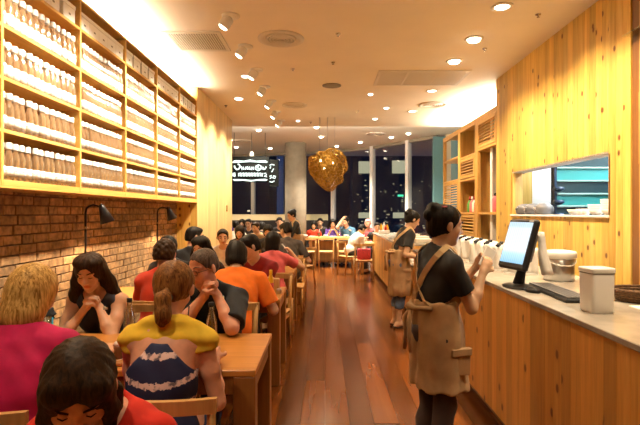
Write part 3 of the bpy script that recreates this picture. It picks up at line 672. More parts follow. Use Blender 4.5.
# ------------------------------------------------------------------ tables
def table(y0, y1, xr, lab, xl=-2.05, grp='wooden dining tables along the brick wall', h=.75):
    t = thing('dining_table', lab, 'table', ((xl+xr)/2, (y0+y1)/2, 0), 0, grp)
    w = (xr-xl)/2; d = (y1-y0)/2
    MB().box((-w, -d, h-.032), (w, d, h), .004).build('tabletop', 'table_top', t)
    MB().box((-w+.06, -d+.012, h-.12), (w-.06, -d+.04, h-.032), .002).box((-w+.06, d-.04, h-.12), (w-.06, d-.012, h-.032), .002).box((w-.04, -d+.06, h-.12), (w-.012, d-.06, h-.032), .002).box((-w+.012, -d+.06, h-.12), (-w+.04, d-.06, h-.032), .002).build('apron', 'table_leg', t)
    for sx_ in (-1, 1):
        for sy_ in (-1, 1):
            a = (sx_*(w-.055), sy_*(d-.045))
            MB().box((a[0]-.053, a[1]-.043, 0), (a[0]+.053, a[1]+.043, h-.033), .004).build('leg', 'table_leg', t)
    return t
TY = [(.40, 1.10), (2.28, 2.98), (4.15, 4.85), (6.02, 6.72), (7.86, 8.52), (9.7, 10.3)]
tn = ['wooden table closest to the camera under the bowed woman in red', 'orange wooden table with glasses, bottles and a tray, foreground', 'second wooden table with red and yellow sauce bottles on its corner', 'third wooden table along the brick wall behind the pink shirt', 'fourth wooden table before the standing dark-clad waitress', 'farthest wooden table of the wall row']
for (a, b_), l in zip(TY, tn): table(a, b_, -.33 if b_ < 3 else -.39, l, -2.05 if b_ < 7 else -1.8)
# ------------------------------------------------------------------ chairs
def make_chair():
    t = thing('dining_chair', 'x', 'chair')
    s = MB().box((-.215, -.2, .425), (.215, .21, .45), .012); s.build('seat', 'chair_wood', t)
    for sx_ in (-1, 1):
        MB().tube([(sx_*.19, .185, 0), (sx_*.19, .18, .43)], [.016, .02], 8).build('leg', 'chair_wood', t)
        MB().tube([(sx_*.195, -.24, 0), (sx_*.195, -.20, .44), (sx_*.20, -.225, .62), (sx_*.205, -.25, .80)], [.016, .02, .018, .016], 8).build('leg', 'chair_wood', t)
        MB().box((sx_*.19-.01, -.19, .36), (sx_*.19+.01, .17, .4)).build('side_rail', 'chair_wood', t)
    m = MB(); n = 12; vs = []; fs = []
    for i in range(n+1):
        u = i/n; x = -.225+.45*u; y = -.25-.035*math.sin(PI*u); hh = .027
        for (dy, dz) in ((-.011, -hh), (.011, -hh), (.011, hh), (-.011, hh)): vs.append((x, y+dy, .79+dz))
    for i in range(n):
        for q in range(4): fs.append((i*4+q, i*4+(q+1) % 4, i*4+4+(q+1) % 4, i*4+4+q))
    fs += [(0, 1, 2, 3), (4*n+3, 4*n+2, 4*n+1, 4*n)]
    m.add(vs, fs, False).build('back_rail', 'chair_wood', t)
    MB().box((-.18, .16, .37), (.18, .18, .42)).build('front_rail', 'chair_wood', t)
    return t
CH = make_chair(); _first = [True]
def chair(x, y, rz, lab, grp='light wooden dining chairs'):
    if _first[0]:
        _first[0] = False; CH.location = (x, y, 0); CH.rotation_euler = (0, 0, R(rz)); CH['label'] = lab; CH['group'] = grp; return CH
    return copy_tree(CH, (x, y, 0), R(rz), lab, grp)
# ------------------------------------------------------------------ desk lamps by the wall
for (x, y, nm) in [(-2.10, 4.21, 'black desk lamp with cone shade, nearer one by the brick wall'), (-2.13, 6.10, 'black desk lamp with cone shade, farther one by the brick wall')]:
    t = thing('desk_lamp', nm, 'lamp', (x, y, .75), 0, 'black cone lamps by the brick wall')
    MB().lathe([(.06, 0), (.06, .012), (.03, .02), (.012, .03), (0, .03)], 20).build('base', 'black_metal', t)
    H = .775
    MB().tube([(0, 0, .02), (0, 0, H-.03), (.008, 0, H+.01), (.03, 0, H+.03), (.075, 0, H+.045)], .0095, 8).build('pole', 'black_metal', t)
    MB().lathe([(.013, -.012), (.013, .012)], 8, mat=Matrix.Translation((0, 0, H-.16))).build('joint', 'chrome', t)
    mt = Matrix.Translation((.135, 0, H+.045)) @ Matrix.Rotation(R(-16), 4, 'Y') @ Matrix.Rotation(R(10), 4, 'X')
    MB().tube([(.065, 0, H+.042), (.10, 0, H+.035), (.135, 0, H+.02)], .007, 6).build('arm', 'black_metal', t)
    MB().lathe([(.0, .004), (.016, 0), (.022, -.01), (.062, -.165), (.059, -.165), (.02, -.012)], 24, mat=mt).build('lamp_shade', 'black_metal', t)
    MB().lathe([(.0585, -.162), (.0, -.135)], 20, mat=mt).build('bulb', 'lamp_inside', t)
    MB().lathe([(.01, -.006), (.01, .02), (0, .022)], 8, mat=mt).build('knob', 'chrome', t)
    c = mt @ Vector((0, 0, -.175))
    lamp('desk_lamp_light', 'SPOT', (x+c.x, y+c.y, .75+c.z), 26, WARM, aim=(x+c.x-.05, y+c.y+.02, 0), spot=118, blend=.5, radius=.03)
# ------------------------------------------------------------------ counter
CX0, CX1, CT = 1.2, 1.98, 1.0
def counter(y0, y1, top, lab, name='counter', depth=CX1, end=True, pw=.092):
    t = thing(name, lab, 'counter', (0, 0, 0))
    MB().box((CX0+.02, y0, .10), (depth, y1-.02, top-.03)).build('carcass', 'dark_wood', t)
    MB().box((CX0+.06, y0, 0), (depth, y1-.04, .10)).build('plinth', 'dark_wood', t)
    n = max(1, round((y1-y0)/pw)); w_ = (y1-y0)/n; me = MB().box((0, 0, .085), (.02, 1, top-.03), .0015).mesh('plank', 'counter_pine')
    for k in range(n): link('plank', me, t, (CX0, y0+k*w_+.0008, 0), scale=(1, w_-.0016, 1))
    if end:
        m_ = round((depth-CX0)/pw)
        for yy in (y1-.02, y0-.02):
            for k in range(m_):
                w2 = (depth-CX0)/m_; MB().box((CX0+k*w2+.001, yy, .085), (CX0+(k+1)*w2-.001, yy+.02, top-.03), .0015).build('plank', 'counter_pine', t)
    MB().box((CX0-.015, y0-.02, top-.03), (depth+.02, y1+.01, top), .004).build('worktop', 'marble', t)
    return t
counter(.5, 6.5, CT, 'long near counter clad in yellow knotty planks with marble top')
counter(6.53, 7.55, .78, 'lower work section of the counter between the two waitresses', end=False)
counter(7.6, 12.0, CT, 'far plank-clad counter section holding the condiment basket')
# --- till
t = thing('till_monitor', 'black touch screen till on a stand, screen glowing blue white', 'monitor', (1.29, 3.2, CT), R(13))
MB().lathe([(.11, 0), (.115, .008), (.10, .02), (.04, .03), (0, .032)], 24, sx=.8, sy=1.1).build('base', 'black_plastic', t)
MB().tube([(.0, 0, .02), (.02, 0, .10), (.045, 0, .22)], [.04, .03, .03], 10).build('stand', 'black_plastic', t)
mt = Matrix.Translation((.0, 0, .28)) @ Matrix.Rotation(R(17), 4, 'Y')
MB().box((-.022, -.145, -.165), (.022, .145, .18), .014, mt).build('housing', 'black_plastic', t)
so = MB().box((-.026, -.122, -.125), (-.0215, .122, .155), 0).mesh('screen', 'screen'); link('screen', so, t, mt.to_translation(), mt.to_euler())
MB().box((.022, -.11, -.10), (.06, .11, .10), .015, mt).build('rear_housing', 'grey_plastic', t)
MB().box((-.0235, -.12, .162), (-.0215, -.08, .168), 0, mt).build('badge', 'white_plastic', t)
t = thing('paper_sheet', 'white receipts hanging off the back of the till', 'paper', (1.415, 3.22, CT))
for k in range(2):
    vs = []; fs = []; n = 8
    for i in range(n+1):
        z = .37-.29*i/n; off = .006*math.sin(i*.9+k)+.035*i/n
        for x in (0, 1): vs.append((off+.02*k+x*(.03+.03*i/n), -x*.02+k*.02+.004*math.sin(i), z))
    for i in range(n): fs.append((2*i, 2*i+1, 2*i+3, 2*i+2))
    o = MB().add(vs, fs, True).build('sheet', 'paper', t); md = o.modifiers.new('s', 'SOLIDIFY'); md.thickness = .0015
t = thing('keyboard', 'long black keyboard beside the till', 'keyboard', (1.42, 2.98, CT), R(-3))
MB().box((-.075, -.34, 0), (.085, .25, .022), .006).build('body', 'black_plastic', t)
kb = MB()
for a in range(5):
    for b_ in range(22): kb.box((-.06+a*.027, -.325+b_*.026, .022), (-.06+a*.027+.022, -.325+b_*.026+.021, .031), .0)
o = kb.build('keys', 'grey_plastic', t); o['kind'] = 'stuff'
t = thing('mouse', 'black mouse-like scanner lying by the foot of the till', 'mouse', (1.30, 3.0, CT), R(30))
MB().lathe([(0, .035), (.02, .033), (.033, .018), (.036, .004), (.03, 0)], 16, sx=.9, sy=1.4).build('body', 'black_plastic', t)
MB().tube([(0, .05, .01), (.05, .12, .008), (.10, .1, .008), (.14, .2, .008), (.12, .3, .008)], .004, 6).build('cable', 'black_plastic', t)
def rbox(m, w, d, h, r=.02, z0=0, taper=1.0):
    pts = []
    for cx, cy, a0 in ((w-r, d-r, 0), (-w+r, d-r, 90), (-w+r, -d+r, 180), (w-r, -d+r, 270)):
        for q in range(5): a = R(a0+q*22.5); pts.append((cx+r*math.cos(a), cy+r*math.sin(a)))
    n = len(pts); vs = []; L = [(taper*.97, z0), (taper, z0+.006), (1, z0+h-.006), (.97, z0+h)]
    for s, z in L: vs += [(p[0]*s, p[1]*s, z) for p in pts]
    fs = [tuple(range(n))[::-1], tuple(range(3*n, 4*n))]
    for i in range(3): fs += [(i*n+k, i*n+(k+1) % n, (i+1)*n+(k+1) % n, (i+1)*n+k) for k in range(n)]
    return m.add(vs, fs, True)
t = thing('canister', 'tall white rounded square canister with lid on the marble', 'canister', (1.375, 2.43, CT), R(4))
rbox(MB(), .062, .062, .195, .02, 0, .95).build('body', 'white_plastic', t); rbox(MB(), .065, .065, .024, .02, .199).build('lid', 'white_plastic', t)
rbox(MB(), .063, .063, .006, .02, .194).build('seal', 'vent_dark', t)
t = thing('ice_bin', 'round steel bin with white lid and handle behind the keyboard', 'bin', (1.73, 3.55, CT))
MB().lathe([(.10, 0), (.105, .01), (.108, .165), (.10, .17)], 28).build('body', 'steel', t)
MB().lathe([(.112, .165), (.12, .17), (.122, .20), (.115, .215), (.05, .225), (0, .225)], 28).build('lid', 'white_plastic', t)
MB().tube([(.112*math.cos(a), .112*math.sin(a), .165-.05*math.sin((a-PI)*1.0)) for a in [PI+PI*q/10 for q in range(11)]], .005, 6).build('handle', 'white_plastic', t)
t = thing('wicker_basket', 'low brown wicker tray at the back of the marble counter', 'basket', (1.80, 2.72, CT))
for q in range(5): MB().tube([((.11+.006*q)*math.cos(a)*1.2, (.11+.006*q)*math.sin(a), .008+.014*q) for a in [2*PI*i/28 for i in range(28)]], .009, 6, closed=True).build('cane', 'wicker', t)
MB().lathe([(0, .004), (.115, .004), (.115, .012), (0, .012)], 24, sx=1.2).build('base', 'wicker', t)
tag(MB().box((1.62, 2.36, CT), (1.82, 2.56, CT+.004)).build('paper_sheet', 'paper'), 'white sheet of paper lying on the marble beside the wicker tray', 'paper')
# --- row of clear sleeves with black clips, waiting orders
for k in range(24):
    y = 3.92+k*.105; x = 1.60+.05*math.sin(k*2.1)+.02*k/17
    t = thing('order_sleeve', f'crinkled white paper sleeve with black clip, {ORD[k]+" from the till" if k < 12 else ORD[23-k]+" from the far end"} in the row', 'sleeve', (x, y, CT), R(-25+12*math.sin(k*1.7)), 'white sleeves standing on the counter')
    vs = []; fs = []; n = 16; m_ = 6; rr = random.Random(k)
    ph = rr.random()*6
    for i in range(n+1):
        for j in range(m_+1):
            u = i/n; v = j/m_
            vs.append((-.13+.26*u, .014*math.sin(u*19+ph+v*2)+.007*math.sin(v*9+ph*2+u*27), .002+.205*v))
    for i in range(n):
        for j in range(m_): a = i*(m_+1)+j; fs.append((a, a+1, a+m_+2, a+m_+1))
    o = MB().add(vs, fs, True).build('sheet', 'paper', t); md = o.modifiers.new('s', 'SOLIDIFY'); md.thickness = .004
    for cx in (-.07, .06): MB().box((cx-.018, -.009, .20), (cx+.018, .009, .222), .003).build('clip', 'black_plastic', t)
    MB().box((-.13, -.02, 0), (.13, .02, .008)).build('foot', 'white_plastic', t)
# --- low section papers and boxes, far counter condiments
for k, (x, y, w_, d_, z, mt, nm) in enumerate([(1.33, 6.72, .09, .13, .78, 'paper', 'white order pad on the lower counter section'), (1.55, 6.9, .12, .12, .78, 'vent_dark', 'dark tray on the lower counter section'), (1.36, 7.2, .10, .14, .78, 'paper', 'white paper stack farther on the lower counter section')]):
    tag(MB().box((x-w_, y-d_, z), (x+w_, y+d_, z+.015+.01*k), .003).build(['order_pad', 'tray', 'paper_stack'][k], mt), nm, ['pad', 'tray', 'paper'][k])
for k in range(5):
    tag(MB().box((1.5+.05*(k % 2), 7.85+.42*k, CT), (1.75+.05*(k % 2), 8.1+.42*k, CT+.07+.02*(k % 2)), .01).build('serving_box', 'card_white'), f'pale serving box on the far counter, {ORD[k]} from the near end', 'box', 'pale boxes on the far counter')
t = thing('condiment_basket', 'yellow and white condiment basket at the far end of the counter', 'basket', (1.38, 11.2, CT))
rbox(MB(), .12, .09, .09, .02).build('tray', 'cap_white', t)
for q, (x, y, h_, mt) in enumerate([(-.07, 0, .24, 'mustard'), (0, .03, .27, 'cap_white'), (.07, -.01, .22, 'mustard'), (.03, -.05, .2, 'label_red')]): MB().lathe([(.03, .03), (.033, .04), (.033, h_-.06), (.012, h_-.02), (.012, h_), (0, h_)], 10, (x, y, 0)).build('bottle', mt, t)
# ------------------------------------------------------------------ things on the tables
def glass_bottle(x, y, z, lab, cap='black_plastic', liqm=None, h=.25):
    t = thing('glass_bottle', lab, 'bottle', (x, y, z))
    MB().lathe([(.028, 0), (.032, .006), (.032, h*.52), (.026, h*.64), (.013, h*.82), (.013, h*.93)], 16).build('body', 'clear_glass', t)
    if liqm: MB().lathe([(0, .006), (.028, .006), (.028, h*.35), (0, h*.35)], 14).build('contents', liqm, t)
    MB().lathe([(.015, h*.91), (.016, h*.92), (.016, h), (0, h)], 12).build('cap', cap, t)
    return t
glass_bottle(-1.14, 2.80, .75, 'small clear bottle with black cap behind the yellow shawl')
glass_bottle(-.62, 2.62, .75, 'clear bottle with black cap right of the plastic cup', liqm='straw_white', h=.26)
def cup_straw(x, y, z, lab, fill='tea', lid=True, h=.12, lean=.02, r=.038):
    t = thing('drinking_cup', lab, 'cup', (x, y, z))
    MB().lathe([(r*.75, 0), (r*.78, .004), (r, h), (r*.96, h), (r*.75, .006), (0, .006)], 20).build('body', 'clear_glass', t)
    MB().lathe([(0, .008), (r*.74, .008), (r*.9, h*.75), (0, h*.75)], 16).build('contents', fill, t)
    if lid: MB().lathe([(r*1.05, h), (r*1.05, h+.008), (r*.8, h+.03), (r*.4, h+.04), (0, h+.042)], 20).build('lid', 'white_plastic', t)
    MB().tube([(0, 0, .02), (lean, 0, h+.10)], .0035, 6).build('straw', 'straw_white' if not lid else 'black_plastic', t)
cup_straw(-.79, 2.72, .75, 'plastic cup with white domed lid and dark straw before the man')
cup_straw(-1.62, 2.78, .75, 'tall clear glass with white straw beside the blonde woman', 'straw_white', False, .14, -.012, .034)
cup_straw(-1.78, 2.72, .75, 'shorter clear glass of tea beside the tall straw glass', 'tea', False, .10, .01, .034)
t = thing('handbag', 'black crumpled bag lying at the wall end of the foreground table', 'bag', (-1.84, 3.0, .75))
bm = bmesh.new(); bmesh.ops.create_icosphere(bm, subdivisions=4, radius=1)
for v in bm.verts:
    a = v.co.copy(); q = 1+.12*math.sin(7*a.x+3*a.z)+.08*math.sin(13*a.y+5*a.x)+.05*math.sin(23*a.z+11*a.x); v.co = Vector((a.x*.13, a.y*.08, max(-.0, .10+a.z*.10)))*1.0; v.co.x *= q; v.co.y *= q
me = bpy.data.meshes.new('body'); bm.to_mesh(me); bm.free(); me.materials.append(M['cloth_black']); link('body', me, t)
MB().tube([(-.08, 0, .16), (-.07, 0, .24), (0, 0, .27), (.07, 0, .24), (.08, 0, .16)], .008, 6).build('handle', 'cloth_black', t)
tag(MB().box((-1.74, 2.9, .75), (-1.66, 2.94, .86), .006).build('packet', 'cyan'), 'small bright blue packet standing beside the black bag', 'packet')
t = thing('plate', 'white plate of yellow food half hidden by the bowed head', 'plate', (-1.12, 2.44, .75))
MB().lathe([(.06, 0), (.07, .004), (.125, .018), (.123, .022), (.07, .009), (0, .008)], 28).build('dish', 'white_plastic', t)
bm = bmesh.new(); bmesh.ops.create_icosphere(bm, subdivisions=3, radius=1)
for v in bm.verts: a = v.co; q = 1+.2*math.sin(9*a.x+4*a.y)+.1*math.sin(21*a.y); v.co = Vector((a.x*.08*q, a.y*.06*q, .012+max(0, a.z)*.03*q))
me = bpy.data.meshes.new('food'); bm.to_mesh(me); bm.free(); me.materials.append(M['food']); link('food', me, t)
MB().box((-.01, -.14, .028), (.012, .08, .031), .001, Matrix.Rotation(R(-50), 4, 'Z')).build('knife', 'chrome', t)
t = thing('condiment_tray', 'small wooden tray holding a dark sauce jar beside the yellow shawl', 'tray', (-.99, 2.40, .75))
MB().box((-.09, -.07, 0), (.09, .07, .02), .005).build('base', 'table_leg', t)
for (x, y, mt) in ((-.045, .01, 'dark_wood'), (.03, .02, 'dark_wood')):
    j = MB().lathe([(.022, .02), (.025, .025), (.025, .075), (.018, .085)], 14, (x, y, 0)).build('jar', mt, t); MB().lathe([(.021, .083), (.021, .10), (0, .102)], 14, (x, y, 0)).build('lid', 'cap_white', j)
tag(MB().box((-1.05, 2.62, .75), (-.93, 2.72, .758), .002).build('napkin', 'paper'), 'white folded napkin left of the yellow shawl', 'napkin')
tag(MB().tube([(-1.16, 2.86, .757), (-1.03, 2.72, .757)], .006, 6).build('straw_wrapper', 'paper'), 'white paper straw wrapper near the bare elbow', 'straw')
# second table sauces
def sauce(x, y, lab, body, lid, lb, h=.19, r=.034, neck=.5):
    t = thing('sauce_bottle', lab, 'bottle', (x, y, .75), 0, 'sauce bottles on the second table')
    MB().lathe([(r*.9, 0), (r, .006), (r, h*.62), (r*neck, h*.82), (r*neck*.9, h*.86)], 16).build('body', body, t)
    MB().lathe([(r*neck*1.15, h*.84), (r*neck*1.2, h*.86), (r*neck*1.1, h*1.0), (0, h*1.02)], 14).build('cap', lid, t)
    MB().lathe([(r*1.02, h*.18), (r*1.02, h*.5)], 16).build('label', lb, t)
sauce(-.60, 4.33, 'dark red ketchup bottle with white cap, second table corner', 'ketchup', 'cap_white', 'label_red', .19, .038, .72)
sauce(-.49, 4.34, 'yellow mustard bottle with red label, second table corner', 'mustard', 'mustard', 'label_red', .23, .026, .5)
t = thing('menu_holder', 'small wooden menu block behind the mustard bottle', 'holder', (-.46, 4.52, .75)); MB().box((-.03, -.04, 0), (.03, .04, .13), .006).build('block', 'chair_wood', t)
tag(MB().lathe([(.02, 0), (.024, .005), (.024, .04), (.02, .05), (0, .052)], 14, (-.425, 4.42, .75)).build('salt_shaker', 'steel'), 'small steel shaker at the corner of the second table', 'shaker')
# ------------------------------------------------------------------ continuous bodies: blended distance fields turned into one surface
def V(*a): return np.array(a, dtype=np.float64)
def rotm(yaw=0, pitch=0, roll=0):   # columns: right, forward, up ; pitch>0 looks down
    return np.array((Matrix.Rotation(R(yaw), 3, 'Z') @ Matrix.Rotation(R(-pitch), 3, 'X') @ Matrix.Rotation(R(roll), 3, 'Y')))
I3 = np.eye(3)
def pc(a, b, ra, rb, k=.02, op='u', tag_=None): return ('c', V(*a), V(*b), ra, rb, k, op, tag_)
def pe(c, r, Rm=I3, k=.02, op='u', tag_=None): return ('e', V(*c), V(*r), Rm, None, k, op, tag_)
def field(prims, res, infl=0.0, cuts=(), noise_f=None):
    lo = np.array([1e9]*3); hi = -lo
    for p in prims:
        if p[6] != 'u': continue
        if p[0] == 'c':
            m = max(p[3], p[4])+infl; lo = np.minimum(lo, np.minimum(p[1], p[2])-m); hi = np.maximum(hi, np.maximum(p[1], p[2])+m)
        else:
            e = np.sqrt(((p[3]*p[2][None, :])**2).sum(1))+infl; lo = np.minimum(lo, p[1]-e); hi = np.maximum(hi, p[1]+e)
    lo -= 4*res; hi += 4*res
    n = np.ceil((hi-lo)/res).astype(int)+1
    G = np.full(n, .06, np.float32)
    ax = [(lo[i]+res*np.arange(n[i])).astype(np.float32) for i in range(3)]
    for p in prims:
        kind, k, op = p[0], p[5], p[6]
        if kind == 'c': m = max(p[3], p[4])+infl; a = np.minimum(p[1], p[2])-m; b = np.maximum(p[1], p[2])+m
        else: e = np.sqrt(((p[3]*p[2][None, :])**2).sum(1))+infl; a = p[1]-e; b = p[1]+e
        mg = max(k, 3*res)+res if op == 'u' else k+res
        i0 = np.maximum(0, np.floor((a-mg-lo)/res).astype(int)); i1 = np.minimum(n, np.ceil((b+mg-lo)/res).astype(int)+1)
        if (i1 <= i0).any(): continue
        X = ax[0][i0[0]:i1[0]][:, None, None]; Y = ax[1][i0[1]:i1[1]][None, :, None]; Z = ax[2][i0[2]:i1[2]][None, None, :]
        if kind == 'c':
            A, B = p[1], p[2]; d = B-A; L2 = float(d@d)+1e-12
            t = np.clip(((X-A[0])*d[0]+(Y-A[1])*d[1]+(Z-A[2])*d[2])/L2, 0, 1)
            D = np.sqrt((X-A[0]-t*d[0])**2+(Y-A[1]-t*d[1])**2+(Z-A[2]-t*d[2])**2)-(p[3]+(p[4]-p[3])*t)-infl
        else:
            c, r, Q = p[1], p[2]+infl, p[3]
            x, y, z = X-c[0], Y-c[1], Z-c[2]
            u = (x*Q[0, 0]+y*Q[1, 0]+z*Q[2, 0]); v = (x*Q[0, 1]+y*Q[1, 1]+z*Q[2, 1]); w = (x*Q[0, 2]+y*Q[1, 2]+z*Q[2, 2])
            k0 = np.sqrt((u/r[0])**2+(v/r[1])**2+(w/r[2])**2); k1 = np.sqrt((u/r[0]**2)**2+(v/r[1]**2)**2+(w/r[2]**2)**2)+1e-6
            D = k0*(k0-1)/k1
        S_ = G[i0[0]:i1[0], i0[1]:i1[1], i0[2]:i1[2]]
        if op == 'u':
            h = np.clip(.5+.5*(S_-D)/k, 0, 1); S_[...] = S_*(1-h)+D*h-k*h*(1-h)
        else:
            D = -D; h = np.clip(.5-.5*(S_-D)/k, 0, 1); S_[...] = S_*(1-h)+D*h+k*h*(1-h)
    X, Y, Z = ax[0][:, None, None], ax[1][None, :, None], ax[2][None, None, :]
    for c in cuts:
        if callable(c): G = np.maximum(G, c(X, Y, Z).astype(np.float32))
        else: pt, nn = c; G = np.maximum(G, ((X-pt[0])*nn[0]+(Y-pt[1])*nn[1]+(Z-pt[2])*nn[2]).astype(np.float32))
    if noise_f is not None: G = G+noise_f(X, Y, Z).astype(np.float32)
    return G, lo, res
def nets(G, lo, res, name, mat):
    ins = G < 0; n = G.shape
    c = np.zeros((n[0]-1, n[1]-1, n[2]-1), np.int8)
    for dx in (0, 1):
        for dy in (0, 1):
            for dz in (0, 1): c += ins[dx:n[0]-1+dx, dy:n[1]-1+dy, dz:n[2]-1+dz]
    act = (c > 0) & (c < 8); idx = np.argwhere(act)
    if len(idx) == 0: idx = np.zeros((1, 3), int)
    acc = np.zeros((len(idx), 3)); cnt = np.zeros(len(idx))
    for a_ in range(3):
        o1, o2 = [q for q in range(3) if q != a_]
        for u in (0, 1):
            for w in (0, 1):
                off = np.zeros(3, int); off[o1] = u; off[o2] = w; p0 = idx+off; p1 = p0.copy(); p1[:, a_] += 1
                g0 = G[tuple(p0.T)]; g1 = G[tuple(p1.T)]; cr = (g0 < 0) != (g1 < 0)
                t = np.where(cr, g0/np.where(g0 == g1, 1, g0-g1), 0); pos = p0.astype(float); pos[:, a_] += t
                acc[cr] += pos[cr]; cnt[cr] += 1
    vs = acc/np.maximum(cnt, 1)[:, None]*res+lo
    vid = np.full(act.shape, -1, np.int64); vid[tuple(idx.T)] = np.arange(len(idx))
    faces = []
    for a_ in range(3):
        b1, b2 = (a_+1) % 3, (a_+2) % 3
        s0 = [slice(None)]*3; s1 = [slice(None)]*3; s0[a_] = slice(0, -1); s1[a_] = slice(1, None)
        i0 = ins[tuple(s0)]; i1 = ins[tuple(s1)]; e = np.argwhere(i0 != i1)
        e = e[(e[:, b1] > 0) & (e[:, b2] > 0) & (e[:, b1] < n[b1]-1) & (e[:, b2] < n[b2]-1)]
        if len(e) == 0: continue
        q = []
        for du, dw in ((1, 1), (0, 1), (0, 0), (1, 0)):
            p = e.copy(); p[:, b1] -= du; p[:, b2] -= dw; q.append(vid[tuple(p.T)])
        f = np.stack(q, 1); fl = ~i0[tuple(e.T)]; f[fl] = f[fl][:, ::-1]; faces.append(f)
    F = np.concatenate(faces) if faces else np.zeros((0, 4), int); F = F[(F >= 0).all(1)]
    me = bpy.data.meshes.new(name); me.vertices.add(len(vs)); me.vertices.foreach_set('co', vs.astype(np.float32).ravel())
    me.loops.add(len(F)*4); me.loops.foreach_set('vertex_index', F.astype(np.int32).ravel())
    me.polygons.add(len(F)); me.polygons.foreach_set('loop_start', np.arange(0, len(F)*4, 4, dtype=np.int32))
    me.polygons.foreach_set('use_smooth', np.ones(len(F), bool))
    me.update(calc_edges=True); me.validate(); me.materials.append(M[mat]); return me, vs
def sdf_obj(name, prims, res, mat, parent, infl=0.0, cuts=(), noise_f=None):
    if not prims: return None
    G, lo, r_ = field(prims, res, infl, cuts, noise_f); me, vs = nets(G, lo, r_, name, mat)
    return link(name, me, parent), vs
def ik(S_, T, l1, l2, pole):
    d = T-S_; L = np.linalg.norm(d); L = min(max(L, abs(l1-l2)+.01), (l1+l2)*.995); u = d/np.linalg.norm(d); T2 = S_+u*L
    a = (l1*l1-l2*l2+L*L)/(2*L); h = math.sqrt(max(1e-6, l1*l1-a*a)); p = pole-u*(pole@u); p = p/(np.linalg.norm(p)+1e-9)
    return S_+u*a+p*h, T2
def nrm(v): return v/(np.linalg.norm(v)+1e-9)

